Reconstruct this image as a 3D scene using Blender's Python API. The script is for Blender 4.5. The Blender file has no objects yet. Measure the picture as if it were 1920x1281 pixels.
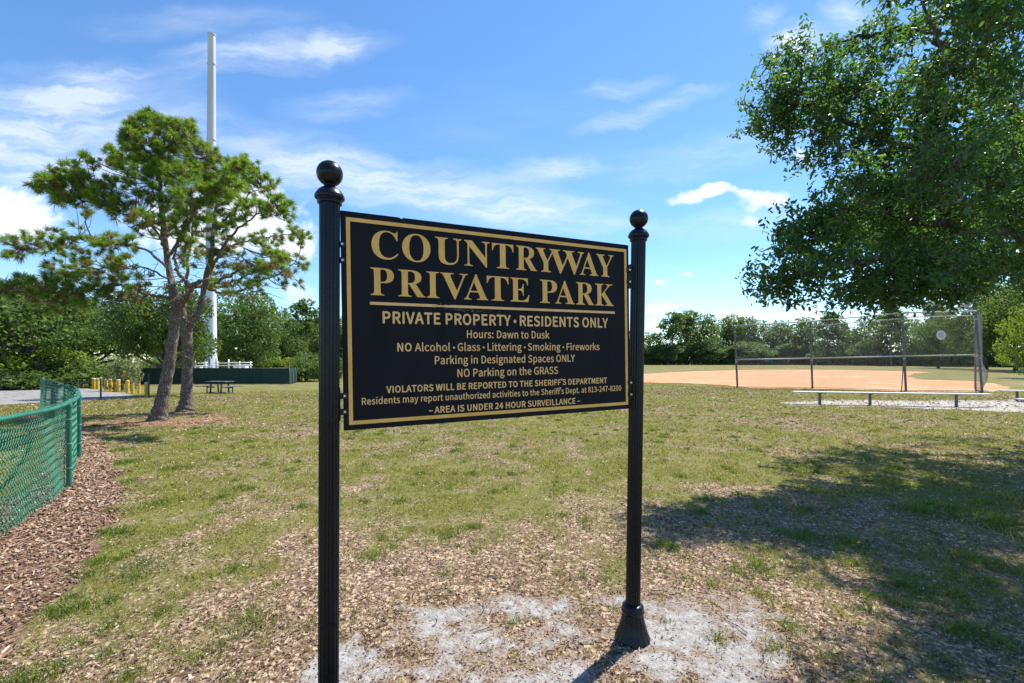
import bpy, math, random
import numpy as np
from mathutils import Vector, Matrix
from mathutils.geometry import tessellate_polygon

S = bpy.context.scene
COL = S.collection
R = math.radians

# ------------------------------------------------------------------ camera, sky, sun, exposure
EYE = 1.57
F = 853.3                    # focal length in pixels of the 1920 px wide photo
HOR = 676.0                  # pixel row of the horizon
cam = bpy.data.cameras.new('camera')
cam.sensor_width = 36.0
cam.lens = F / 1920 * 36
cam.shift_y = (HOR - 640.5) / 1920
cam.clip_start = 0.05
cam.clip_end = 6000
co = bpy.data.objects.new('camera', cam)
COL.objects.link(co)
co.location = (0, 0, EYE)
co.rotation_euler = (R(90), 0, 0)
S.camera = co
S.view_settings.view_transform = 'Standard'
S.view_settings.look = 'None'
S.view_settings.exposure = 0.82
S.view_settings.gamma = 1.0

SUN_EL, SUN_AZ = R(58), R(45)          # azimuth measured from +Y towards +X
sd = Vector((math.sin(SUN_AZ) * math.cos(SUN_EL), math.cos(SUN_AZ) * math.cos(SUN_EL), math.sin(SUN_EL)))
sl = bpy.data.lights.new('sun', 'SUN')
sl.energy = 5.0
sl.angle = R(0.5)
sl.color = (1.0, 0.94, 0.83)
so = bpy.data.objects.new('sun', sl)
COL.objects.link(so)
so.rotation_euler = sd.to_track_quat('Z', 'Y').to_euler()
so.location = sd * 60

W = bpy.data.worlds.new('World')
S.world = W
W.use_nodes = True
wt = W.node_tree
wn, wl = wt.nodes, wt.links
wn.clear()


def N(nodes, typ, **kw):
    n = nodes.new(typ)
    for k, v in kw.items():
        if k == 'ins':
            for i, x in v.items():
                n.inputs[i].default_value = x
        else:
            setattr(n, k, v)
    return n


def M(tree, op, a, b=None, c=None, clamp=False):
    n = tree.nodes.new('ShaderNodeMath')
    n.operation = op
    n.use_clamp = clamp
    for i, x in enumerate((a, b, c)):
        if x is None:
            continue
        if isinstance(x, (int, float)):
            n.inputs[i].default_value = x
        else:
            tree.links.new(x, n.inputs[i])
    return n.outputs[0]


def build_world():
    t = wt
    out = N(wn, 'ShaderNodeOutputWorld')
    bg = N(wn, 'ShaderNodeBackground')
    bg.inputs['Strength'].default_value = 0.128
    wl.new(bg.outputs[0], out.inputs[0])
    sky = N(wn, 'ShaderNodeTexSky', sky_type='NISHITA', sun_disc=False, sun_elevation=SUN_EL, sun_rotation=SUN_AZ,
            altitude=0, air_density=1.0, dust_density=0.05, ozone_density=3.2)
    hs = N(wn, 'ShaderNodeHueSaturation', ins={'Saturation': 1.12, 'Value': .96})
    wl.new(sky.outputs[0], hs.inputs['Color'])
    tint = N(wn, 'ShaderNodeMix', data_type='RGBA', blend_type='MULTIPLY'); tint.inputs[0].default_value = 1
    tint.inputs[7].default_value = (.86, .95, 1.0, 1)
    wl.new(hs.outputs[0], tint.inputs[6])
    tc = N(wn, 'ShaderNodeTexCoord')
    sep = N(wn, 'ShaderNodeSeparateXYZ')
    wl.new(tc.outputs['Generated'], sep.inputs[0])
    x, y, z = sep.outputs
    yy = M(t, 'MAXIMUM', y, 0.04)
    u = M(t, 'DIVIDE', x, yy)
    v = M(t, 'DIVIDE', z, yy)
    front = M(t, 'GREATER_THAN', y, 0.05)
    uv = N(wn, 'ShaderNodeCombineXYZ')
    wl.new(u, uv.inputs[0]); wl.new(v, uv.inputs[1])

    # warp so that the cloud outlines are torn, not elliptic
    wz = N(wn, 'ShaderNodeTexNoise', ins={'Scale': 5.0, 'Detail': 5.0, 'Roughness': 0.6})
    wl.new(uv.outputs[0], wz.inputs['Vector'])
    sub = N(wn, 'ShaderNodeVectorMath', operation='SUBTRACT'); sub.inputs[1].default_value = (.5, .5, .5)
    wl.new(wz.outputs['Color'], sub.inputs[0])

    def warped(amount):
        sc = N(wn, 'ShaderNodeVectorMath', operation='SCALE'); sc.inputs['Scale'].default_value = amount
        wl.new(sub.outputs[0], sc.inputs[0])
        ad = N(wn, 'ShaderNodeVectorMath', operation='ADD')
        wl.new(uv.outputs[0], ad.inputs[0]); wl.new(sc.outputs[0], ad.inputs[1])
        return ad.outputs[0]
    wv, wv2 = warped(0.10), warped(0.03)

    def blobs(lst, src):
        tot = None
        for px, py, rx, ry, rot, amp in lst:
            mp = N(wn, 'ShaderNodeMapping', vector_type='TEXTURE')
            mp.inputs['Location'].default_value = ((px - 960) / F, (HOR - py) / F, 0)
            mp.inputs['Rotation'].default_value = (0, 0, R(rot))
            mp.inputs['Scale'].default_value = (rx / F, ry / F, 1)
            wl.new(src, mp.inputs[0])
            g = N(wn, 'ShaderNodeTexGradient', gradient_type='SPHERICAL')
            wl.new(mp.outputs[0], g.inputs[0])
            a = M(t, 'MULTIPLY', g.outputs['Fac'], amp)
            tot = a if tot is None else M(t, 'ADD', tot, a)
        return tot
    wisps = blobs([
        (70, 240, 380, 140, 4, 0.7), (150, 165, 160, 60, 14, 0.55), (500, 100, 270, 45, 6, 0.62),
        (635, 76, 80, 40, 14, 0.5), (180, 330, 420, 80, -6, .4), (560, 300, 330, 75, -14, 0.62), (830, 360, 430, 65, -9, 0.6),
        (1010, 395, 240, 40, -6, 0.5), (1040, 315, 120, 34, 6, 0.75), (650, 190, 160, 40, 4, 0.35),
        (1170, 160, 110, 22, 4, 0.45), (1210, 205, 170, 26, 16, 0.5), (1420, 25, 60, 25, 20, 0.5), (380, 40, 260, 40, 0, .28),
        (1490, 75, 80, 50, -20, 0.9), (1590, 40, 60, 60, 40, .6), (1330, 290, 330, 50, 8, 0.3), (1250, 560, 260, 70, 0, 0.25), (1400, 420, 240, 40, 4, .35)], wv)
    st = N(wn, 'ShaderNodeMapping'); st.inputs['Rotation'].default_value = (0, 0, R(8)); st.inputs['Scale'].default_value = (1.7, 10.0, 1)
    wl.new(wv, st.inputs[0])
    ns = N(wn, 'ShaderNodeTexNoise', ins={'Scale': 2.6, 'Detail': 9.0, 'Roughness': 0.64})
    wl.new(st.outputs[0], ns.inputs['Vector'])
    mr = N(wn, 'ShaderNodeMapRange', interpolation_type='SMOOTHSTEP', ins={1: 0.3, 2: 0.72})
    wl.new(ns.outputs['Fac'], mr.inputs[0])
    wa = M(t, 'MULTIPLY', wisps, M(t, 'MULTIPLY_ADD', mr.outputs[0], 0.95, 0.22))
    wa = M(t, 'MINIMUM', wa, 0.62)

    cum = blobs([
        (20, 385, 120, 70, 0, 1.25), (60, 430, 130, 50, 0, .9), (470, 400, 170, 110, 0, 1.2), (330, 430, 200, 90, 0, 1.0), (560, 470, 90, 60, 0, .9),
        (1305, 364, 88, 22, 14, 1.25), (1345, 355, 40, 18, 0, .9), (1432, 376, 78, 28, 6, 1.3), (1395, 360, 30, 14, 0, .8), (1480, 70, 60, 34, -15, .85), (1400, 415, 45, 25, 20, .75),
        (1250, 577, 75, 20, 8, 1.15), (1385, 588, 90, 26, 0, 1.2), (1520, 592, 90, 24, 0, 1.0), (1680, 602, 120, 30, 0, 1.0), (1235, 530, 50, 18, 12, .8), (1510, 295, 50, 26, 0, .9),
        (40, 560, 200, 60, 0, .7), (560, 560, 90, 60, 0, .7), (1290, 512, 40, 16, 0, .7)], wv2)
    nc = N(wn, 'ShaderNodeTexNoise', ins={'Scale': 22.0, 'Detail': 9.0, 'Roughness': 0.6})
    wl.new(uv.outputs[0], nc.inputs['Vector'])
    ca = M(t, 'ADD', cum, M(t, 'MULTIPLY_ADD', nc.outputs['Fac'], 1.5, -0.75))
    cr = N(wn, 'ShaderNodeMapRange', interpolation_type='SMOOTHSTEP', ins={1: 0.34, 2: 0.92})
    wl.new(ca, cr.inputs[0])
    ca = M(t, 'MULTIPLY', cr.outputs[0], 0.95)
    # a thin veil over the whole sky, cirrus seen in perspective; also behind the camera
    zz = M(t, 'MAXIMUM', z, 0.06)
    pv = N(wn, 'ShaderNodeCombineXYZ')
    wl.new(M(t, 'DIVIDE', x, zz), pv.inputs[0]); wl.new(M(t, 'DIVIDE', y, zz), pv.inputs[1])
    mp = N(wn, 'ShaderNodeMapping'); mp.inputs['Scale'].default_value = (.5, 1.6, 1); mp.inputs['Rotation'].default_value = (0, 0, R(25))
    wl.new(pv.outputs[0], mp.inputs[0])
    nv = N(wn, 'ShaderNodeTexNoise', ins={'Scale': 0.9, 'Detail': 7.0, 'Roughness': 0.6})
    wl.new(mp.outputs[0], nv.inputs['Vector'])
    vr = N(wn, 'ShaderNodeMapRange', interpolation_type='SMOOTHSTEP', ins={1: 0.5, 2: 0.85, 4: 0.16})
    wl.new(nv.outputs['Fac'], vr.inputs[0])
    veil = vr.outputs[0]
    fr = M(t, 'MULTIPLY', M(t, 'MAXIMUM', wa, ca), front)
    al = M(t, 'MAXIMUM', fr, veil)
    mix = N(wn, 'ShaderNodeMix', data_type='RGBA')
    wl.new(al, mix.inputs[0])
    wl.new(tint.outputs[2], mix.inputs[6])
    mix.inputs[7].default_value = CLOUD
    wl.new(mix.outputs[2], bg.inputs['Color'])


CLOUD = (4.7, 5.05, 5.45, 1)
build_world()

# ------------------------------------------------------------------ helpers
rng = np.random.default_rng(11)
random.seed(5)


def hash2(ix, iy, seed):
    h = np.sin(ix * 127.1 + iy * 311.7 + seed * 74.7) * 43758.5453
    return h - np.floor(h)


def vnoise(x, y, seed=0):
    ix, iy = np.floor(x), np.floor(y)
    fx, fy = x - ix, y - iy
    fx = fx * fx * (3 - 2 * fx); fy = fy * fy * (3 - 2 * fy)
    a = hash2(ix, iy, seed); b = hash2(ix + 1, iy, seed); c = hash2(ix, iy + 1, seed); d = hash2(ix + 1, iy + 1, seed)
    return (a * (1 - fx) + b * fx) * (1 - fy) + (c * (1 - fx) + d * fx) * fy


def fbm(x, y, seed=0, oct=4):
    s, a, t = 0, 0.5, 0
    for i in range(oct):
        s = s + a * vnoise(x * 2 ** i, y * 2 ** i, seed + i * 3.1); t += a; a *= 0.5
    return s / t


def sstep(a, b, x):
    t = np.clip((x - a) / (b - a), 0, 1)
    return t * t * (3 - 2 * t)


def gz(x, y):
    """height of the ground"""
    x = np.asarray(x, float); y = np.asarray(y, float)
    r = np.hypot(x, y)
    w = sstep(0.02, 0.32, -x / np.maximum(y, 3.0)) * sstep(4, 9, y)
    s = 4.0 * np.log1p(np.exp(np.clip((y - 12) / 4.0, -30, 30)))
    s = np.minimum(s, 44 + 0 * s)
    z = -0.0285 * s * w
    b = (fbm(x * 0.9, y * 0.9, 3, 2) - 0.5) * 0.05 / (1 + (r / 7) ** 2)
    return z + b


def ground(px, py):
    """world point where the ray of a photo pixel meets the ground"""
    dx, dz = (px - 960) / F, (HOR - py) / F
    lo, hi = 0.5, 400.0
    f = lambda d: EYE + dz * d - float(gz(dx * d, d))
    ds = np.geomspace(0.8, 400, 400)
    vals = EYE + dz * ds - gz(dx * ds, ds)
    k = np.argmax(vals < 0) if (vals < 0).any() else 399
    lo, hi = ds[max(k - 1, 0)], ds[k]
    for _ in range(40):
        m = (lo + hi) / 2
        if f(m) > 0: lo = m
        else: hi = m
    return Vector((dx * lo, lo, float(gz(dx * lo, lo))))


def P(px, py, d):
    return Vector(((px - 960) / F * d, d, EYE + (HOR - py) / F * d))


def inpoly(x, y, poly):
    x = np.asarray(x); y = np.asarray(y)
    c = np.zeros(x.shape, bool)
    n = len(poly)
    for i in range(n):
        x1, y1 = poly[i][:2]; x2, y2 = poly[(i + 1) % n][:2]
        if y1 == y2: continue
        c ^= ((y1 > y) != (y2 > y)) & (x < (x2 - x1) * (y - y1) / (y2 - y1) + x1)
    return c


def raw_mesh(name, V, quads=None, tris=None, mat=None, parent=None, smooth=False):
    V = np.asarray(V, np.float32).reshape(-1, 3)
    q = np.zeros((0, 4), np.int32) if quads is None else np.asarray(quads, np.int32).reshape(-1, 4)
    t = np.zeros((0, 3), np.int32) if tris is None else np.asarray(tris, np.int32).reshape(-1, 3)
    me = bpy.data.meshes.new(name)
    me.vertices.add(len(V)); me.vertices.foreach_set('co', V.ravel())
    loops = np.concatenate([q.ravel(), t.ravel()])
    me.loops.add(len(loops)); me.loops.foreach_set('vertex_index', loops)
    st = np.concatenate([np.arange(len(q)) * 4, len(q) * 4 + np.arange(len(t)) * 3]).astype(np.int32)
    me.polygons.add(len(st)); me.polygons.foreach_set('loop_start', st)
    me.polygons.foreach_set('use_smooth', np.full(len(st), bool(smooth)))
    me.update(calc_edges=True)
    if mat: me.materials.append(mat)
    o = bpy.data.objects.new(name, me)
    COL.objects.link(o)
    if parent: o.parent = parent
    return o


class MB:
    """collects shapes, built as one mesh"""
    def __init__(s, org=(0, 0, 0)):
        s.V = []; s.Q = []; s.T = []; s.n = 0; s.org = Vector(org)

    def add(s, V, Q=(), T=()):
        s.V.extend([tuple(Vector(v) - s.org) for v in V])
        s.Q.extend([[i + s.n for i in f] for f in Q]); s.T.extend([[i + s.n for i in f] for f in T])
        s.n += len(V)

    def tube(s, pts, rad, k=8, cap=True, lobes=0.0, twist=0):
        pts = [Vector(p) for p in pts]
        if not hasattr(rad, '__len__'): rad = [rad] * len(pts)
        V = []; Q = []; T = []
        n = len(pts); ref = None
        for i, p in enumerate(pts):
            d = (pts[min(i + 1, n - 1)] - pts[max(i - 1, 0)])
            if d.length < 1e-9: d = Vector((0, 0, 1))
            d.normalize()
            if ref is None: ref = Vector((1, 0, 0)) if abs(d.x) < 0.9 else Vector((0, 1, 0))
            a = ref - d * ref.dot(d); a.normalize(); b = d.cross(a); ref = a
            for j in range(k):
                th = 2 * math.pi * j / k + twist
                rr = rad[i] * (1 + lobes * math.sin(3 * th + i * 1.3) + lobes * .6 * math.sin(5 * th + 2 + i))
                V.append(p + (a * math.cos(th) + b * math.sin(th)) * rr)
        for i in range(n - 1):
            for j in range(k):
                Q.append([i * k + j, i * k + (j + 1) % k, (i + 1) * k + (j + 1) % k, (i + 1) * k + j])
        if cap:
            V.append(pts[0]); V.append(pts[-1]); c0, c1 = len(V) - 2, len(V) - 1
            for j in range(k):
                T.append([c0, (j + 1) % k, j]); T.append([c1, (n - 1) * k + j, (n - 1) * k + (j + 1) % k])
        s.add(V, Q, T)
        return s

    def box(s, c, size, ax=None, bev=0.0):
        """box with axes ax (3 unit vectors), edges chamfered by bev"""
        c = Vector(c)
        ax = ax or (Vector((1, 0, 0)), Vector((0, 1, 0)), Vector((0, 0, 1)))
        h = [d / 2 for d in size]
        b = min(bev, min(h) * 0.45)
        V = []; idx = {}
        if b <= 0:
            for sx in (-1, 1):
                for sy in (-1, 1):
                    for sz in (-1, 1):
                        V.append(c + ax[0] * sx * h[0] + ax[1] * sy * h[1] + ax[2] * sz * h[2])
            Q = [[0, 1, 3, 2], [4, 6, 7, 5], [0, 4, 5, 1], [2, 3, 7, 6], [0, 2, 6, 4], [1, 5, 7, 3]]
            s.add(V, Q); return s
        for sx in (-1, 1):
            for sy in (-1, 1):
                for sz in (-1, 1):
                    for k in range(3):
                        o = [(h[i] - (0 if i == k else b)) * (sx, sy, sz)[i] for i in range(3)]
                        idx[(sx, sy, sz, k)] = len(V)
                        V.append(c + ax[0] * o[0] + ax[1] * o[1] + ax[2] * o[2])
        Q = []; T = []
        for k in range(3):
            i, j = [q for q in range(3) if q != k]
            for sg in (-1, 1):
                f = []
                for a, d in ((-1, -1), (1, -1), (1, 1), (-1, 1)):
                    t = [0, 0, 0]; t[k] = sg; t[i] = a; t[j] = d
                    f.append(idx[(t[0], t[1], t[2], k)])
                Q.append(f)
        for k in range(3):
            i, j = [q for q in range(3) if q != k]
            for a in (-1, 1):
                for d in (-1, 1):
                    t1 = [0, 0, 0]; t1[i] = a; t1[j] = d; t1[k] = -1
                    t2 = list(t1); t2[k] = 1
                    Q.append([idx[(*t1, i)], idx[(*t2, i)], idx[(*t2, j)], idx[(*t1, j)]])
        for sx in (-1, 1):
            for sy in (-1, 1):
                for sz in (-1, 1):
                    T.append([idx[(sx, sy, sz, k)] for k in range(3)])
        s.add(V, Q, T); return s

    def lathe(s, base, prof, k=24, axis=None, flute=0, depth=0.0, fl=None):
        """profile of (radius, height) turned round an axis; flute = number of grooves"""
        ax = Vector(axis or (0, 0, 1)).normalized()
        a = Vector((1, 0, 0)) - ax * ax.x; a.normalize(); b = ax.cross(a)
        base = Vector(base); V = []; Q = []
        for i, (r, z) in enumerate(prof):
            f = (fl[i] if fl else 1) * depth
            for j in range(k):
                th = 2 * math.pi * j / k
                rr = r * (1 - f * (0.5 + 0.5 * math.cos(flute * th)) ** 2) if flute else r
                V.append(base + ax * z + (a * math.cos(th) + b * math.sin(th)) * rr)
        for i in range(len(prof) - 1):
            for j in range(k):
                Q.append([i * k + j, i * k + (j + 1) % k, (i + 1) * k + (j + 1) % k, (i + 1) * k + j])
        s.add(V, Q); return s

    def build(s, name, mat, parent=None, smooth=False):
        o = raw_mesh(name, s.V, s.Q, s.T, mat, parent, smooth)
        return o


def smooth_by_angle(o, ang=40):
    me = o.data
    me.polygons.foreach_set('use_smooth', np.ones(len(me.polygons), bool))
    import bmesh
    bm = bmesh.new(); bm.from_mesh(me)
    bmesh.ops.recalc_face_normals(bm, faces=bm.faces)
    for e in bm.edges:
        if len(e.link_faces) == 2 and e.calc_face_angle(0) > R(ang): e.smooth = False
    bm.to_mesh(me); bm.free()
    return o


def tag(o, label=None, cat=None, group=None, kind=None):
    if label: o['label'] = label
    if cat: o['category'] = cat
    if group: o['group'] = group
    if kind: o['kind'] = kind
    return o


def root(name, loc, label, cat, group=None):
    o = bpy.data.objects.new(name, None)
    o.empty_display_size = 0.2
    COL.objects.link(o)
    o.location = loc
    return tag(o, label, cat, group)


def copy_tree(o, parent=None):
    c = o.copy(); COL.objects.link(c)
    c.parent = parent
    for ch in list(o.children): copy_tree(ch, c)
    return c


def spline(pts, n=8):
    """Catmull-Rom through points"""
    pts = [Vector(p) for p in pts]
    out = []
    for i in range(len(pts) - 1):
        p0 = pts[max(i - 1, 0)]; p1 = pts[i]; p2 = pts[i + 1]; p3 = pts[min(i + 2, len(pts) - 1)]
        for j in range(n):
            t = j / n
            out.append(0.5 * ((2 * p1) + (p2 - p0) * t + (2 * p0 - 5 * p1 + 4 * p2 - p3) * t * t + (3 * p1 - p0 - 3 * p2 + p3) * t ** 3))
    out.append(pts[-1])
    return out


# ------------------------------------------------------------------ materials
def newmat(name):
    m = bpy.data.materials.new(name); m.use_nodes = True
    return m, m.node_tree, m.node_tree.nodes['Principled BSDF']


def pmat(name, c1, c2, scale=8, rough=0.6, metal=0.0, bump=0.0, bscale=None, stretch=(1, 1, 1), detail=6, lo=0.35, hi=0.65, spec=0.5, coat=0.0):
    """two colours mixed by noise, with optional bump"""
    m, t, b = newmat(name)
    tc = N(t.nodes, 'ShaderNodeTexCoord')
    mp = N(t.nodes, 'ShaderNodeMapping'); mp.inputs['Scale'].default_value = stretch
    t.links.new(tc.outputs['Object'], mp.inputs[0])
    n = N(t.nodes, 'ShaderNodeTexNoise', ins={'Scale': scale, 'Detail': detail, 'Roughness': 0.62})
    t.links.new(mp.outputs[0], n.inputs['Vector'])
    r = N(t.nodes, 'ShaderNodeMapRange', ins={1: lo, 2: hi})
    t.links.new(n.outputs['Fac'], r.inputs[0])
    x = N(t.nodes, 'ShaderNodeMix', data_type='RGBA')
    x.inputs[6].default_value = (*c1, 1); x.inputs[7].default_value = (*c2, 1)
    t.links.new(r.outputs[0], x.inputs[0])
    t.links.new(x.outputs[2], b.inputs['Base Color'])
    rr = M(t, 'MULTIPLY_ADD', n.outputs['Fac'], 0.25, rough - 0.12, clamp=True)
    t.links.new(rr, b.inputs['Roughness'])
    b.inputs['Metallic'].default_value = metal
    b.inputs['Specular IOR Level'].default_value = spec
    b.inputs['Coat Weight'].default_value = coat
    if bump:
        n2 = N(t.nodes, 'ShaderNodeTexNoise', ins={'Scale': bscale or scale * 4, 'Detail': 5.0})
        t.links.new(mp.outputs[0], n2.inputs['Vector'])
        bp = N(t.nodes, 'ShaderNodeBump', ins={'Strength': bump, 'Distance': 0.01})
        t.links.new(n2.outputs['Fac'], bp.inputs['Height'])
        t.links.new(bp.outputs[0], b.inputs['Normal'])
    return m


def leafmat(name, cols, transl=0.4, rough=0.55, spec=0.35, patch=None):
    """cols: [(position, colour)] picked at random for each leaf; light shines through"""
    m, t, b = newmat(name)
    ge = N(t.nodes, 'ShaderNodeNewGeometry')
    rp = N(t.nodes, 'ShaderNodeValToRGB')
    e = rp.color_ramp.elements
    e[0].position, e[0].color = cols[0][0], (*cols[0][1], 1)
    e[1].position, e[1].color = cols[-1][0], (*cols[-1][1], 1)
    for p, c in cols[1:-1]:
        k = e.new(p); k.color = (*c, 1)
    f = ge.outputs['Random Per Island']
    if patch:
        n = N(t.nodes, 'ShaderNodeTexNoise', ins={'Scale': patch[0], 'Detail': 3.0})
        t.links.new(ge.outputs['Position'], n.inputs['Vector'])
        f = M(t, 'ADD', M(t, 'MULTIPLY', f, 1 - patch[1]), M(t, 'MULTIPLY', M(t, 'MULTIPLY_ADD', n.outputs['Fac'], 2.2, -0.6, clamp=True), patch[1]))
    t.links.new(f, rp.inputs[0])
    t.links.new(rp.outputs[0], b.inputs['Base Color'])
    b.inputs['Roughness'].default_value = rough
    b.inputs['Specular IOR Level'].default_value = spec
    tr = N(t.nodes, 'ShaderNodeBsdfTranslucent')
    hs = N(t.nodes, 'ShaderNodeHueSaturation', ins={'Hue': 0.482, 'Saturation': 1.1, 'Value': 1.75})
    t.links.new(rp.outputs[0], hs.inputs['Color']); t.links.new(hs.outputs[0], tr.inputs['Color'])
    mx = N(t.nodes, 'ShaderNodeMixShader'); mx.inputs[0].default_value = transl
    t.links.new(b.outputs[0], mx.inputs[1]); t.links.new(tr.outputs[0], mx.inputs[2])
    t.links.new(mx.outputs[0], t.nodes['Material Output'].inputs[0])
    return m


def barkmat(name, c1, c2, c3, scale=14, zs=0.35, bump=0.9):
    m, t, b = newmat(name)
    tc = N(t.nodes, 'ShaderNodeTexCoord')
    mp = N(t.nodes, 'ShaderNodeMapping'); mp.inputs['Scale'].default_value = (1, 1, zs)
    t.links.new(tc.outputs['Object'], mp.inputs[0])
    n = N(t.nodes, 'ShaderNodeTexNoise', ins={'Scale': scale * .6, 'Detail': 6.0, 'Roughness': .65})
    t.links.new(mp.outputs[0], n.inputs['Vector'])
    v = N(t.nodes, 'ShaderNodeTexVoronoi', feature='DISTANCE_TO_EDGE', ins={'Scale': scale, 'Randomness': 1.0})
    ad = N(t.nodes, 'ShaderNodeVectorMath', operation='MULTIPLY_ADD'); ad.inputs[1].default_value = (.12, .12, .12)
    t.links.new(n.outputs['Color'], ad.inputs[0]); t.links.new(mp.outputs[0], ad.inputs[2])
    t.links.new(ad.outputs[0], v.inputs['Vector'])
    cr = N(t.nodes, 'ShaderNodeMapRange', ins={1: 0.0, 2: 0.22})
    t.links.new(v.outputs['Distance'], cr.inputs[0])
    x1 = N(t.nodes, 'ShaderNodeMix', data_type='RGBA'); x1.inputs[6].default_value = (*c1, 1); x1.inputs[7].default_value = (*c2, 1)
    nr = N(t.nodes, 'ShaderNodeMapRange', ins={1: 0.35, 2: 0.65}); t.links.new(n.outputs['Fac'], nr.inputs[0])
    t.links.new(nr.outputs[0], x1.inputs[0])
    x2 = N(t.nodes, 'ShaderNodeMix', data_type='RGBA'); x2.inputs[6].default_value = (*c3, 1)
    t.links.new(cr.outputs[0], x2.inputs[0]); t.links.new(x1.outputs[2], x2.inputs[7])
    t.links.new(x2.outputs[2], b.inputs['Base Color'])
    b.inputs['Roughness'].default_value = 0.92
    h = M(t, 'ADD', cr.outputs[0], M(t, 'MULTIPLY', n.outputs['Fac'], .6))
    bp = N(t.nodes, 'ShaderNodeBump', ins={'Strength': bump, 'Distance': 0.02})
    t.links.new(h, bp.inputs['Height']); t.links.new(bp.outputs[0], b.inputs['Normal'])
    return m


MAT = {}
MAT['post'] = pmat('black_powder_coat', (.0035, .0055, .011), (.006, .009, .016), 30, 0.28, bump=.05, bscale=260, spec=.30)
MAT['board'] = pmat('navy_black_panel', (.0042, .0052, .0090), (.0095, .0105, .0135), 5, 0.60, spec=.18, stretch=(1.6, 1.6, .5))
MAT['gold'] = pmat('gold_vinyl', (.78, .43, .10), (.86, .52, .15), 14, 0.5, spec=.3)
MAT['tan'] = pmat('tan_vinyl', (.82, .50, .19), (.88, .57, .25), 14, 0.5, spec=.3)
MAT['scuff'] = pmat('scuffed_plastic', (.16, .15, .14), (.40, .34, .26), 60, 0.8)
MAT['bolt'] = pmat('zinc_bolt', (.5, .5, .5), (.66, .66, .67), 40, 0.32, metal=1)
MAT['green_vinyl'] = pmat('green_vinyl_coating', (.016, .16, .088), (.03, .225, .13), 5, 0.42, spec=.55)
MAT['green_rail'] = pmat('green_vinyl_pipe', (.006, .125, .08), (.015, .18, .12), 4, 0.4, spec=.55)
MAT['dark_green'] = pmat('dark_green_paint', (.006, .02, .016), (.012, .032, .025), 6, 0.5)
MAT['windscreen'] = pmat('dark_green_windscreen', (.006, .030, .026), (.012, .046, .038), 1.3, 0.8, stretch=(3, 3, .4))
MAT['galv'] = pmat('galvanised_steel', (.34, .34, .34), (.48, .48, .48), 6, 0.6, metal=.2)
MAT['galv_wire'] = pmat('galvanised_wire', (.22, .23, .24), (.34, .35, .36), 3, 0.55, metal=.3)
MAT['galv_dark'] = pmat('weathered_steel_post', (.105, .10, .098), (.19, .185, .18), 4, 0.7, metal=.05)
MAT['pole_white'] = pmat('white_painted_steel', (.78, .80, .82), (.86, .87, .88), .5, 0.45, stretch=(2, 2, .25))
MAT['pole_grey'] = pmat('galvanised_pole', (.50, .52, .54), (.66, .68, .70), .6, 0.5, stretch=(3, 3, .2))
MAT['yellow'] = pmat('yellow_painted_wood', (.60, .33, .02), (.70, .42, .04), 5, 0.6)
MAT['tan_top'] = pmat('pale_cap', (.55, .48, .36), (.66, .6, .48), 9, 0.7)
MAT['plank'] = pmat('weathered_aluminium_plank', (.52, .50, .45), (.68, .66, .60), 3, 0.55, metal=.15, stretch=(.4, 6, 6))
MAT['table'] = pmat('dark_coated_table', (.03, .05, .055), (.06, .08, .085), 5, 0.5)
MAT['concrete'] = pmat('pale_concrete', (.42, .40, .36), (.56, .54, .49), 2, 0.9, bump=.3)
MAT['pine_bark'] = barkmat('pine_bark', (.22, .16, .13), (.34, .285, .25), (.075, .055, .045), 26, .38, .8)
MAT['oak_bark'] = barkmat('oak_bark', (.12, .105, .09), (.20, .18, .155), (.04, .034, .028), 16, .3, .9)
MAT['needle'] = leafmat('pine_needles', [(0, (.065, .14, .024)), (.45, (.125, .225, .032)), (.8, (.18, .285, .042)), (.93, (.23, .26, .05)), (1, (.30, .18, .07))], .40, .5, .4, patch=(1.1, .3))
MAT['needle_dry'] = leafmat('ageing_pine_needles', [(0, (.085, .13, .03)), (.5, (.18, .17, .05)), (1, (.33, .19, .085))], .3, .6, .3)
MAT['oak_leaf'] = leafmat('glossy_oak_leaves', [(0, (.026, .074, .022)), (.5, (.055, .130, .030)), (.82, (.098, .19, .036)), (1, (.19, .25, .05))], .50, .38, .5, patch=(1.2, .35))
MAT['leaf_dark'] = leafmat('dark_broad_leaves', [(0, (.036, .076, .020)), (.6, (.080, .142, .032)), (1, (.15, .22, .048))], .42, .6, .3, patch=(.35, .4))
MAT['leaf_mid'] = leafmat('mid_green_leaves', [(0, (.055, .105, .026)), (.6, (.10, .17, .04)), (1, (.16, .23, .055))], .35, .6, .3, patch=(.3, .45))
MAT['leaf_light'] = leafmat('light_green_leaves', [(0, (.085, .145, .026)), (.6, (.16, .24, .04)), (1, (.26, .32, .065))], .4, .6, .3, patch=(.5, .4))
MAT['leaf_far'] = leafmat('far_wood_leaves', [(0, (.060, .108, .044)), (.6, (.115, .18, .062)), (1, (.19, .255, .085))], .45, .65, .25, patch=(.12, .5))
MAT['leaf_pale'] = leafmat('pale_shrub_leaves', [(0, (.10, .14, .05)), (.6, (.19, .23, .09)), (1, (.3, .32, .15))], .35, .6, .3)
MAT['grass'] = leafmat('short_grass', [(0, (.032, .068, .009)), (.3, (.125, .178, .017)), (.6, (.235, .255, .030)), (.82, (.36, .31, .08)), (1, (.50, .41, .20))], .3, .6, .3, patch=(.8, .38))
MAT['weed'] = leafmat('lush_grass', [(0, (.05, .105, .014)), (.6, (.10, .175, .022)), (1, (.19, .24, .04))], .35, .5, .35)
MAT['litter'] = leafmat('fallen_leaves', [(0, (.05, .030, .022)), (.28, (.14, .083, .056)), (.52, (.29, .195, .133)), (.78, (.44, .325, .235)), (.96, (.62, .52, .42)), (1, (.36, .14, .055))], .15, .7, .25)
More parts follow.
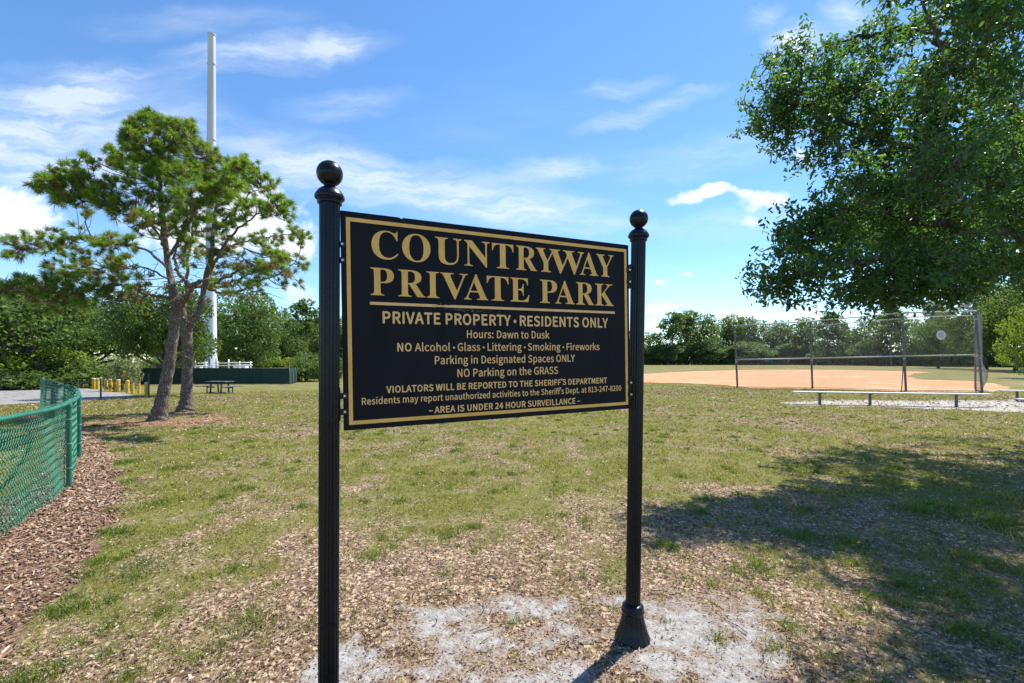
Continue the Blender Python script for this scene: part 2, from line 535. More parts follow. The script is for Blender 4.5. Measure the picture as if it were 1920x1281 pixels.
MAT['chips'] = leafmat('bark_mulch_chips', [(0, (.075, .045, .032)), (.35, (.22, .13, .085)), (.7, (.36, .235, .16)), (.93, (.48, .35, .25)), (1, (.58, .47, .36))], .05, .85, .2)

# ------------------------------------------------------------------ masks of the ground
def gp2(lst):
    return [tuple(ground(px, py))[:2] for px, py in lst]


FENCE = [(-3.9, -3.0), (-3.6, -1.0), (-3.5, 0.8), (-3.75, 2.4), (-4.45, 3.95), (-5.45, 5.6), (-6.95, 7.3), (-8.6, 9.0), (-10.4, 10.7), (-12.4, 12.35), (-14.35, 13.9)]
FPATH = spline([(x, y, 0) for x, y in FENCE], 14)
MULCH = gp2([(35, 1210), (110, 1120), (165, 1075), (205, 1010), (222, 960), (230, 915), (224, 880), (205, 845), (180, 815), (152, 800)]) + \
    [(-11.8, 11.2), (-14.4, 13.3), (-15.4, 14.5)] + [(x - .75, y + .45) for x, y in FENCE[::-1]] + [(-2.6, -3.0), (-2.4, 0.0), (-2.5, 1.6), (-2.7, 2.3)]
SAND = gp2([(560, 1281), (610, 1215), (690, 1172), (790, 1152), (900, 1132), (990, 1122), (1080, 1150), (1170, 1122), (1250, 1122), (1350, 1150), (1440, 1195), (1490, 1281)]) + [(1.5, 1.5), (0.2, 1.3), (-1.0, 1.5)]
ROAD = gp2([(-500, 722), (-120, 726), (124, 723.5), (190, 732), (255, 742), (235, 746.5), (160, 752), (60, 757), (0, 760), (-150, 768), (-600, 800)])
INFIELD = gp2([(1212, 701), (1290, 697), (1400, 694), (1540, 693.5), (1640, 695), (1742, 697.5), (1716, 701), (1702, 706), (1722, 711.5), (1790, 713.5), (1838, 716), (1880, 724), (1893, 732), (1850, 735.5), (1700, 734.5), (1600, 731), (1500, 729), (1400, 728.5), (1395, 726), (1340, 722), (1270, 719), (1200, 717.5), (1120, 716), (1100, 706)])
GRAVEL = gp2([(1448, 757), (1500, 751.5), (1600, 750.5), (1720, 751), (1850, 750), (1990, 748), (2150, 752), (2150, 772), (1960, 776), (1840, 771), (1740, 768), (1640, 764.5), (1540, 762), (1475, 761)])
STRAW = gp2([(150, 800), (190, 790), (230, 782), (290, 778), (350, 769), (420, 776), (440, 786), (380, 797), (300, 800), (240, 802), (220, 812), (170, 818)])


def litter_amount(x, y):
    """how far fallen leaves cover the grass, 0..1"""
    r = np.hypot(x, y)
    a = 1 - sstep(1.9, 6.4, r - 1.6 * sstep(0, 3, x) - 0.9 * sstep(0, -3, x))
    a = a * .60 + 0.22
    n = fbm(x * 0.85 + 7, y * 0.6, 21, 4) - 0.5
    n2 = fbm(x * 2.6 + 3, y * 2.0, 5, 3) - 0.5
    return np.clip(a + n * 1.15 + n2 * 0.85 + (fbm(x * 7, y * 6, 8, 3) - .5) * .7, 0, 1)


# ------------------------------------------------------------------ ground
def groundmat():
    m, t, b = newmat('lawn_soil')
    ge = N(t.nodes, 'ShaderNodeNewGeometry')
    at = N(t.nodes, 'ShaderNodeAttribute', attribute_name='litter')
    pos = ge.outputs['Position']

    def noise(s, d=5.0, r=.6):
        n = N(t.nodes, 'ShaderNodeTexNoise', ins={'Scale': s, 'Detail': d, 'Roughness': r})
        t.links.new(pos, n.inputs['Vector']); return n.outputs['Fac']

    def mix(f, a, c):
        x = N(t.nodes, 'ShaderNodeMix', data_type='RGBA')
        for i, q in ((0, f), (6, a), (7, c)):
            if isinstance(q, tuple): x.inputs[i].default_value = (*q, 1)
            else: t.links.new(q, x.inputs[i])
        return x.outputs[2]

    def ramp(f, lo, hi):
        r = N(t.nodes, 'ShaderNodeMapRange', interpolation_type='SMOOTHSTEP', ins={1: lo, 2: hi})
        t.links.new(f, r.inputs[0]); return r.outputs[0]
    fine = noise(55, 6, .7); mid = noise(6, 6, .65); big = noise(.55, 5); big2 = noise(.13, 4); clump = noise(2.2, 7, .7)
    vo = N(t.nodes, 'ShaderNodeTexVoronoi', ins={'Scale': 42.0, 'Randomness': 1.0})
    t.links.new(pos, vo.inputs['Vector'])
    sepc = N(t.nodes, 'ShaderNodeSeparateColor'); t.links.new(vo.outputs['Color'], sepc.inputs[0])
    g1 = mix(ramp(mid, .35, .65), (.085, .102, .013), (.17, .165, .028))
    g2 = mix(ramp(big, .35, .65), g1, (.205, .175, .07))
    g25 = mix(M(t, 'MULTIPLY', ramp(noise(21, 5, .7), .5, .7), .75), g2, (.055, .065, .015))
    g27 = mix(M(t, 'MULTIPLY', ramp(noise(33, 4, .7), .56, .68), .8), g25, (.36, .31, .14))
    g3 = mix(ramp(fine, .42, .72), g27, (.06, .07, .02))
    g4 = mix(M(t, 'MULTIPLY', ramp(big2, .42, .62), .4), g3, (.145, .155, .030))
    s1 = mix(ramp(fine, .38, .62), (.12, .08, .055), (.31, .22, .15))
    s2 = mix(ramp(sepc.outputs[0], .72, .80), s1, (.47, .36, .25))
    s3 = mix(ramp(sepc.outputs[1], .80, .9), s2, (.10, .06, .04))
    f = M(t, 'ADD', at.outputs['Fac'], M(t, 'MULTIPLY_ADD', clump, 1.3, -.65))
    f = M(t, 'ADD', f, M(t, 'MULTIPLY_ADD', mid, .7, -.35))
    c = mix(ramp(f, .12, .88), g4, s3)
    t.links.new(c, b.inputs['Base Color'])
    b.inputs['Roughness'].default_value = .95; b.inputs['Specular IOR Level'].default_value = .15
    h = M(t, 'ADD', M(t, 'MULTIPLY', fine, .6), M(t, 'MULTIPLY', mid, 1.0))
    bp = N(t.nodes, 'ShaderNodeBump', ins={'Strength': .7, 'Distance': .03})
    t.links.new(h, bp.inputs['Height']); t.links.new(bp.outputs[0], b.inputs['Normal'])
    return m


def build_ground():
    nt = 640
    rs = np.concatenate([[0.02], np.geomspace(0.6, 2500, 360)])
    th = np.linspace(0, 2 * np.pi, nt, endpoint=False)
    X = rs[:, None] * np.sin(th)[None]; Y = rs[:, None] * np.cos(th)[None]
    Z = gz(X, Y)
    Z = Z - sstep(700, 2500, rs)[:, None] * 6
    V = np.stack([X, Y, Z], -1).reshape(-1, 3)
    i, j = np.meshgrid(np.arange(len(rs) - 1), np.arange(nt), indexing='ij')
    j2 = (j + 1) % nt
    Q = np.stack([i * nt + j, (i + 1) * nt + j, (i + 1) * nt + j2, i * nt + j2], -1).reshape(-1, 4)
    o = raw_mesh('lawn', V, Q, None, groundmat(), None, True)
    a = o.data.attributes.new('litter', 'FLOAT', 'POINT')
    a.data.foreach_set('value', litter_amount(V[:, 0], V[:, 1]).astype(np.float32))
    tag(o, 'patchy olive lawn with fallen leaves spreading to the tree line', kind='structure')


build_ground()


def sheet(name, poly, res, lift, mat, label, noise_amp=0.25, noise_scale=3.0, thr=None, thr_scale=3.0, seed=1, dither=.2):
    """a thin sheet on the ground with a torn outline, made of small cells"""
    xs = [p[0] for p in poly]; ys = [p[1] for p in poly]
    gx = np.arange(min(xs) - .3, max(xs) + .3, res); gy = np.arange(min(ys) - .3, max(ys) + .3, res)
    X, Y = np.meshgrid(gx, gy)
    cx, cy = X[:-1, :-1] + res / 2, Y[:-1, :-1] + res / 2
    wx = cx + (fbm(cx * noise_scale, cy * noise_scale, seed, 4) - .5) * 2 * noise_amp
    wy = cy + (fbm(cx * noise_scale, cy * noise_scale, seed + 9, 4) - .5) * 2 * noise_amp
    keep = inpoly(wx, wy, poly)
    if thr is not None:
        keep &= fbm(cx * thr_scale, cy * thr_scale, seed + 5, 5) + .8 * (fbm(cx * 26, cy * 26, seed + 2, 3) - .5) * dither * 2 > thr
    keep &= (hash2(np.floor(cx / res), np.floor(cy / res), seed) > .02)
    ii, jj = np.nonzero(keep)
    w = X.shape[1]
    Q = np.stack([ii * w + jj, ii * w + jj + 1, (ii + 1) * w + jj + 1, (ii + 1) * w + jj], -1)
    used, inv = np.unique(Q, return_inverse=True)
    V = np.stack([X.ravel(), Y.ravel(), gz(X, Y).ravel() + lift], -1)[used]
    o = raw_mesh(name, V, inv.reshape(-1, 4), None, mat, None, True)
    return tag(o, label, kind='structure')


def flat_sheet(name, poly, lift, mat, label, wob=0.25, n=10, seed=2):
    """a far sheet on level ground, outline wobbling"""
    pts = spline([(x, y, 0) for x, y in list(poly) + [poly[0]]], n)[:-1]
    out = []
    for i, p in enumerate(pts):
        a = float(fbm(np.array([p.x * .7]), np.array([p.y * .7]), seed, 4)[0] - .5) * 2 * wob
        b = float(fbm(np.array([p.x * .7]), np.array([p.y * .7]), seed + 5, 4)[0] - .5) * 2 * wob
        out.append(Vector((p.x + a, p.y + b, 0)))
    tri = tessellate_polygon([out])
    V = [(p.x, p.y, float(gz(p.x, p.y)) + lift) for p in out]
    o = raw_mesh(name, V, None, [tuple(reversed(t)) if False else t for t in tri], mat)
    import bmesh
    bm = bmesh.new(); bm.from_mesh(o.data)
    for f in bm.faces:
        f.normal_update()
        if f.normal.z < 0: f.normal_flip()
    bm.to_mesh(o.data); bm.free()
    return tag(o, label, kind='structure')


def posmat(name, c1, c2, c3, s1, s2, rough=.95, bump=.5, lo=.35, hi=.65, lo2=.5, hi2=.7):
    m, t, b = newmat(name)
    ge = N(t.nodes, 'ShaderNodeNewGeometry')
    ns = []
    for s in (s1, s2):
        n = N(t.nodes, 'ShaderNodeTexNoise', ins={'Scale': s, 'Detail': 6.0, 'Roughness': .65})
        t.links.new(ge.outputs['Position'], n.inputs['Vector']); ns.append(n.outputs['Fac'])
    col = None
    for f, l, h, a, c in ((ns[0], lo, hi, c1, c2), (ns[1], lo2, hi2, None, c3)):
        r = N(t.nodes, 'ShaderNodeMapRange', interpolation_type='SMOOTHSTEP', ins={1: l, 2: h}); t.links.new(f, r.inputs[0])
        x = N(t.nodes, 'ShaderNodeMix', data_type='RGBA')
        t.links.new(r.outputs[0], x.inputs[0])
        if a: x.inputs[6].default_value = (*a, 1)
        else: t.links.new(col, x.inputs[6])
        x.inputs[7].default_value = (*c, 1); col = x.outputs[2]
    t.links.new(col, b.inputs['Base Color'])
    b.inputs['Roughness'].default_value = rough; b.inputs['Specular IOR Level'].default_value = .15
    bp = N(t.nodes, 'ShaderNodeBump', ins={'Strength': bump, 'Distance': .02})
    t.links.new(M(t, 'ADD', ns[0], ns[1]), bp.inputs['Height']); t.links.new(bp.outputs[0], b.inputs['Normal'])
    return m


def edge_dist(x, y, poly):
    """distance to the outline, positive inside"""
    d = np.full(x.shape, 1e9)
    n = len(poly)
    for i in range(n):
        x1, y1 = poly[i][:2]; x2, y2 = poly[(i + 1) % n][:2]
        L2 = (x2 - x1) ** 2 + (y2 - y1) ** 2 + 1e-9
        t = np.clip(((x - x1) * (x2 - x1) + (y - y1) * (y2 - y1)) / L2, 0, 1)
        d = np.minimum(d, np.hypot(x - x1 - t * (x2 - x1), y - y1 - t * (y2 - y1)))
    return np.where(inpoly(x, y, poly), d, -d)


def soft_sheet(name, poly, res, lift, mat, label, amount, seed=1):
    """a sheet whose sand thins out into the soil round it: amount(x, y) is the share of sand"""
    xs = [p[0] for p in poly]; ys = [p[1] for p in poly]
    gx = np.arange(min(xs), max(xs), res); gy = np.arange(min(ys), max(ys), res)
    X, Y = np.meshgrid(gx, gy)
    A = amount(X, Y)
    cx, cy = X[:-1, :-1], Y[:-1, :-1]
    keep = (A[:-1, :-1] > .10 + .25 * fbm(cx * 20, cy * 20, seed, 3)) & inpoly(cx, cy, poly)
    ii, jj = np.nonzero(keep); w = X.shape[1]
    Q = np.stack([ii * w + jj, ii * w + jj + 1, (ii + 1) * w + jj + 1, (ii + 1) * w + jj], -1)
    used, inv = np.unique(Q, return_inverse=True)
    V = np.stack([X.ravel(), Y.ravel(), gz(X, Y).ravel() + lift], -1)[used]
    o = raw_mesh(name, V, inv.reshape(-1, 4), None, mat, None, True)
    at = o.data.attributes.new('sand', 'FLOAT', 'POINT'); at.data.foreach_set('value', A.ravel()[used].astype(np.float32))
    return tag(o, label, kind='structure')


SPOTS = []
for px, py, rx, ry, am in ((820, 1168, 90, 24, 1.0), (1010, 1140, 85, 20, .75), (655, 1245, 70, 40, .9), (905, 1205, 150, 34, .55), (1050, 1190, 80, 22, .5), (1290, 1180, 130, 52, 1.05), (1400, 1235, 70, 40, .8), (1175, 1135, 70, 18, .7), (980, 1262, 240, 34, .55), (1240, 1255, 120, 30, .8), (1280, 1140, 70, 20, .65), (760, 1270, 90, 25, .55), (1350, 1290, 110, 40, .7)):
    c = ground(px, py); e = ground(px + rx, py); f = ground(px, py - ry)
    SPOTS.append((c.x, c.y, abs(e.x - c.x), abs(f.y - c.y), am))


def sand_amount(x, y):
    wx = x + (fbm(x * 4, y * 4, 61, 4) - .5) * .30; wy = y + (fbm(x * 4, y * 4, 67, 4) - .5) * .30
    a = 0 * x
    for cx, cy, rx, ry, am in SPOTS:
        a = np.maximum(a, am * np.exp(-1.1 * (((wx - cx) / rx) ** 2 + ((wy - cy) / ry) ** 2)))
    return np.clip(a * .98 + (fbm(x * 9, y * 9, 15, 4) - .5) * 1.3 * (a > .05), 0, 1)


def gravel_amount(x, y):
    d = edge_dist(x, y, GRAVEL)
    return np.clip(d / .7 + .15 + (fbm(x * 2.2, y * 3.0, 25, 4) - .5) * 1.5, 0, 1)


def sandmat(name, soil1, soil2, s1, s2, fine):
    m, t, b = newmat(name)
    ge = N(t.nodes, 'ShaderNodeNewGeometry'); at = N(t.nodes, 'ShaderNodeAttribute', attribute_name='sand')
    ns = []
    for sc in (fine, fine * .28, fine * .1):
        n = N(t.nodes, 'ShaderNodeTexNoise', ins={'Scale': sc, 'Detail': 6.0, 'Roughness': .68}); t.links.new(ge.outputs['Position'], n.inputs['Vector']); ns.append(n.outputs['Fac'])

    def mix(f, lo, hi, a, c):
        r = N(t.nodes, 'ShaderNodeMapRange', interpolation_type='SMOOTHSTEP', ins={1: lo, 2: hi}); t.links.new(f, r.inputs[0])
        x = N(t.nodes, 'ShaderNodeMix', data_type='RGBA'); t.links.new(r.outputs[0], x.inputs[0])
        for i, q in ((6, a), (7, c)):
            if isinstance(q, tuple): x.inputs[i].default_value = (*q, 1)
            else: t.links.new(q, x.inputs[i])
        return x.outputs[2]
    soil = mix(ns[0], .38, .62, soil1, soil2)
    sand = mix(ns[1], .35, .65, s1, s2)
    sand = mix(ns[0], .56, .70, sand, tuple(.55 * q for q in s1))
    f = M(t, 'ADD', at.outputs['Fac'], M(t, 'MULTIPLY_ADD', ns[0], 1.0, -.5)); f = M(t, 'ADD', f, M(t, 'MULTIPLY_ADD', ns[1], .8, -.4))
    t.links.new(mix(f, .24, .80, soil, sand), b.inputs['Base Color'])
    b.inputs['Roughness'].default_value = .95; b.inputs['Specular IOR Level'].default_value = .12
    bp = N(t.nodes, 'ShaderNodeBump', ins={'Strength': .7, 'Distance': .02})
    t.links.new(M(t, 'ADD', ns[0], M(t, 'MULTIPLY', ns[1], 2.0)), bp.inputs['Height']); t.links.new(bp.outputs[0], b.inputs['Normal'])
    return m


MAT['sand'] = sandmat('white_sand', (.16, .115, .085), (.34, .26, .19), (.27, .25, .235), (.41, .395, .385), 60)
MAT['gravel'] = sandmat('white_sandy_strip', (.12, .13, .04), (.26, .22, .11), (.30, .28, .25), (.42, .40, .37), 16)
MAT['mulch'] = posmat('mulch_soil', (.13, .08, .055), (.26, .17, .115), (.07, .042, .03), 30, 60)
MAT['straw'] = posmat('pine_straw', (.20, .105, .06), (.30, .18, .105), (.13, .12, .04), 14, 3)
MAT['asphalt'] = posmat('worn_asphalt', (.20, .195, .19), (.27, .262, .255), (.15, .145, .14), 1.2, 40, rough=.9, bump=.2)
MAT['clay'] = posmat('orange_clay', (.42, .205, .10), (.50, .268, .142), (.53, .33, .205), .9, .22, bump=.25)
sheet('mulch_bed', MULCH, 0.035, .004, MAT['mulch'], 'brown bark mulch strip along the green mesh fence', .16, 2.2, seed=3)
soft_sheet('sand_patch', [(-1.3, 1.2), (2.4, 1.2), (2.4, 3.5), (-1.3, 3.5)], .014, .004, MAT['sand'], 'bare white sand around the feet of the sign posts', sand_amount, 8)
sheet('pine_straw', STRAW, 0.05, .005, MAT['straw'], 'brown pine straw under the two pines', .55, 1.4, .43, 1.1, seed=6)
sheet('road', ROAD, 0.16, .012, MAT['asphalt'], 'grey asphalt lane behind the green mesh fence', .3, .5, seed=4)
flat_sheet('infield', INFIELD, .012, MAT['clay'], 'orange clay of the softball infield', .9)
soft_sheet('gravel_strip', [(7.5, 12.5), (22.5, 12.5), (22.5, 19.5), (7.5, 19.5)], .05, .006, MAT['gravel'], 'white sandy strip under the players bench', gravel_amount, 4)


# ------------------------------------------------------------------ scattered grass, leaves, chips
def radial(n, r0, r1, p, half=66):
    """n points round the camera, density falling with distance as r^-p"""
    e = 2 - p
    u = rng.random(n)
    r = (r0 ** e + u * (r1 ** e - r0 ** e)) ** (1 / e)
    a = R(half) * (2 * rng.random(n) - 1)
    return r * np.sin(a), r * np.cos(a), r


def on_grass(x, y):
    k = ~inpoly(x, y, ROAD) & ~inpoly(x, y, INFIELD) & ~((gravel_amount(x, y) > .35) & (rng.random(len(x)) > .1))
    k &= ~(inpoly(x, y, MULCH) & (rng.random(len(x)) > .012))
    k &= ~((sand_amount(x, y) > .12) & (rng.random(len(x)) > .06))
    return k


def blades(x, y, h, w, lean=.5):
    n = len(x)
    z = gz(x, y) - .004
    az = rng.random(n) * 2 * np.pi
    d = np.stack([np.cos(az), np.sin(az), 0 * az], -1)
    la = rng.random(n) * 2 * np.pi
    l = np.stack([np.cos(la), np.sin(la), 0 * la], -1) * (h * lean * (.3 + rng.random(n)))[:, None]
    b = np.stack([x, y, z], -1)
    up = np.array([0, 0, 1.0])
    hh = h[:, None]; ww = w[:, None]
    v0 = b - d * ww / 2; v1 = b + d * ww / 2
    m = b + up * hh * .55 + l * .35
    v2 = m + d * ww * .38; v3 = m - d * ww * .38
    v4 = b + up * hh * .93 + l
    V = np.stack([v0, v1, v2, v3, v4], 1).reshape(-1, 3)
    k = np.arange(n)[:, None] * 5
    return V, k + np.array([[0, 1, 2, 3]]), k + np.array([[3, 2, 4]])


def cat(parts):
    V = []; Q = []; T = []; n = 0
    for v, q, t in parts:
        V.append(v); n0 = n; n += len(v)
        if q is not None: Q.append(q + n0)
        if t is not None: T.append(t + n0)
    return np.concatenate(V), (np.concatenate(Q) if Q else None), (np.concatenate(T) if T else None)


def scatter():
    x, y, r = radial(600000, 1.3, 36, 1.5)
    L = litter_amount(x, y)
    cl = fbm(x * 4, y * 4, 40, 4) + (fbm(x * 13, y * 13, 44, 2) - .5) * .25
    keep = on_grass(x, y) & (rng.random(len(x)) < np.clip(1.2 - L * 1.0, .16, 1) * np.clip((cl - .36) * 4.5, .10, 1))
    keep &= ~(inpoly(x, y, STRAW) & (rng.random(len(x)) > .35))
    x, y, r = x[keep], y[keep], r[keep]
    h = (.020 + .050 * rng.random(len(x)) ** 1.6) * (1 + .25 * np.clip(r / 20, 0, 1))
    w = .0034 * np.maximum(1, r / 3.2) ** .85
    o = raw_mesh('grass', *blades(x, y, h, w, 1.0), MAT['grass'])
    tag(o, 'short sparse grass of the lawn, green to straw coloured', kind='stuff')
    # lusher tufts
    ps = []
    spots = [(235, 868, .16), (226, 845, .14), (240, 905, .12), (214, 960, .12), (195, 1000, .1), (228, 1000, .12), (265, 1065, .17), (250, 1085, .1), (172, 1062, .12), (162, 1082, .1),
             (100, 1150, .10), (125, 1148, .08), (160, 1140, .11), (135, 1120, .07), (465, 1160, .14), (490, 1175, .08), (240, 1275, .08), (85, 1270, .12), (60, 1276, .12), (30, 1278, .1),
             (440, 1070, .10), (300, 945, .14), (330, 880, .14), (1455, 1222, .09), (1480, 1180, .09), (1240, 1025, .11), (1260, 1030, .08), (1385, 1075, .12), (1420, 1060, .12), (1345, 1200, .07),
             (1700, 1100, .15), (1600, 1020, .16), (1820, 1050, .16), (1790, 1180, .13), (1880, 1210, .12),
             (1630, 1120, .1), (1560, 1240, .07), (1860, 980, .2), (1725, 960, .2), (1500, 1010, .14), (205, 1130, .06), (420, 1215, .07), (300, 1150, .05), (360, 1240, .06), (200, 1230, .07), (150, 1210, .06)]
    tx, ty, tr = radial(420, 2.6, 17, 1.25, 60)
    more = [(Vector((a, b, 0)), .03 + .07 * rng.random() ** 2) for a, b in zip(tx, ty) if on_grass(np.array([a]), np.array([b]))[0]]
    for p, rad in [(ground(px, py), rad) for px, py, rad in spots] + more:
        px = p.x * 31; d = math.hypot(p.x, p.y)
        n = int(330 * (rad / .14) ** 1.5)
        a = rng.random(n) * 2 * np.pi; rr = rad * 1.5 * rng.random(n) ** .8 * (.7 + .6 * fbm(np.cos(a) * 2 + px, np.sin(a) * 2, 3, 2))
        xx, yy = p.x + rr * np.cos(a), p.y + rr * np.sin(a)
        ps.append(blades(xx, yy, (.025 + .05 * rng.random(n)) * (1.15 - .6 * rr / (rad * 1.5)), np.full(n, .0034 * max(1, d / 3.2) ** .8), .8))
    o = raw_mesh('lush_grass', *cat(ps), MAT['weed'])
    tag(o, 'brighter green tufts of weedy grass in the thin lawn', kind='stuff')

    # fallen leaves
    x, y, r = radial(460000, 1.25, 30, 1.42)
    L = litter_amount(x, y)
    sa = sand_amount(x, y)
    sandy = sa > .12
    pr = np.clip(L * .98 - .02, .20 * sstep(.35, .6, fbm(x * 1.7, y * 1.3, 52, 4)) + .10, .88)
    pr = np.where(sandy, .70 - .50 * sstep(.15, .9, sa), pr)
    pr = np.where(inpoly(x, y, MULCH), .12, pr)
    keep = (rng.random(len(x)) < pr) & ~inpoly(x, y, ROAD) & ~inpoly(x, y, INFIELD)
    x, y, r = x[keep], y[keep], r[keep]
    n = len(x)
    sc = np.maximum(1, r / 4.0) ** .8 * np.where(sand_amount(x, y) > .2, .8, 1)
    ln = (.011 + .024 * rng.random(n) ** 1.9) * sc
    wd = ln * (.22 + .3 * rng.random(n))
    az = rng.random(n) * 2 * np.pi
    t1 = (rng.random(n) - .5) * 1.0; t2 = (rng.random(n) - .5) * 1.1
    d = np.stack([np.cos(az) * np.cos(t1), np.sin(az) * np.cos(t1), np.sin(t1)], -1)
    s = np.stack([-np.sin(az) * np.cos(t2), np.cos(az) * np.cos(t2), np.sin(t2)], -1)
    up = np.cross(d, s)
    c = np.stack([x, y, gz(x, y) + .005 + .016 * rng.random(n)], -1)
    curl = (wd * (.25 + .8 * rng.random(n)))[:, None] * np.where(rng.random(n) < .7, 1, -1)[:, None]
    a = c - d * ln[:, None] / 2; b = c + d * ln[:, None] / 2
    v1 = c + s * wd[:, None] / 2 + up * curl * .5 - d * ln[:, None] * .08; v2 = c - s * wd[:, None] / 2 + up * curl * .5 + d * ln[:, None] * .05
    V = np.stack([a, v1, b, v2], 1).reshape(-1, 3)
    k = np.arange(n)[:, None] * 4
    o = raw_mesh('leaf_litter', V, None, np.concatenate([k + [[0, 1, 2]], k + [[0, 2, 3]]]), MAT['litter'])
    tag(o, 'tan and brown fallen oak leaves lying all over the grass', kind='stuff')

    # bark chips on the mulch strip
    bx = [p[0] for p in MULCH]; by = [p[1] for p in MULCH]
    n = 250000
    x = min(bx) + rng.random(n) * (max(bx) - min(bx)); y = -0.5 + rng.random(n) * (max(by) + .5)
    wx = x + (fbm(x * 2.2, y * 2.2, 3, 4) - .5) * .5; wy = y + (fbm(x * 2.2, y * 2.2, 12, 4) - .5) * .5
    keep = inpoly(wx, wy, MULCH) & (np.hypot(x, y) < 13); x, y = x[keep], y[keep]; n = len(x)
    r = np.hypot(x, y); sc = np.maximum(1, r / 4.5) ** .7
    ln = (.016 + .05 * rng.random(n) ** 2) * sc; wd = (.006 + .014 * rng.random(n)) * sc; tk = (.003 + .005 * rng.random(n)) * sc
    az = rng.random(n) * 2 * np.pi; t1 = (rng.random(n) - .5) * .9; t2 = (rng.random(n) - .5) * 1.0
    d = np.stack([np.cos(az) * np.cos(t1), np.sin(az) * np.cos(t1), np.sin(t1)], -1) * ln[:, None] / 2
    s0 = np.stack([-np.sin(az) * np.cos(t2), np.cos(az) * np.cos(t2), np.sin(t2)], -1)
    s = s0 * wd[:, None] / 2
    up = np.cross(d, s); up /= np.linalg.norm(up, axis=1)[:, None]; up = up * tk[:, None]
    c = np.stack([x, y, gz(x, y) + .006 + .014 * rng.random(n)], -1)
    V = np.stack([c - d - s * .6, c + d - s, c + d + s * .5, c - d + s, c - d * .9 - s * .5 + up, c + d * .9 - s * .8 + up, c + d * .9 + s * .4 + up, c - d * .9 + s * .8 + up], 1).reshape(-1, 3)
    k = np.arange(n)[:, None] * 8
    Q = np.concatenate([k + [f] for f in ([4, 5, 6, 7], [0, 1, 5, 4], [1, 2, 6, 5], [2, 3, 7, 6], [3, 0, 4, 7])])
    o = raw_mesh('bark_chips', V, Q, None, MAT['chips'])
    tag(o, 'loose reddish brown bark chips on the mulch strip', kind='stuff')
    # twigs lying about
    mb = MB()
    for i in range(260):
        a = R(60) * (2 * random.random() - 1); rr = 1.8 + 7 * random.random() ** 1.5
        x, y = rr * math.sin(a), rr * math.cos(a)
        L = .06 + .2 * random.random() ** 2; az = random.random() * 6.28
        pts = [(x + math.cos(az) * L * t + .1 * L * math.sin(t * 5 + i), y + math.sin(az) * L * t, float(gz(x, y)) + .014 + .006 * math.sin(t * 4 + i)) for t in (-.5, -.15, .2, .5)]
        mb.tube(pts, [.003, .0028, .002, .001], 4)
    o = mb.build('fallen_twigs', MAT['oak_bark'])
    tag(o, 'thin grey twigs lying among the fallen leaves', kind='stuff')


scatter()

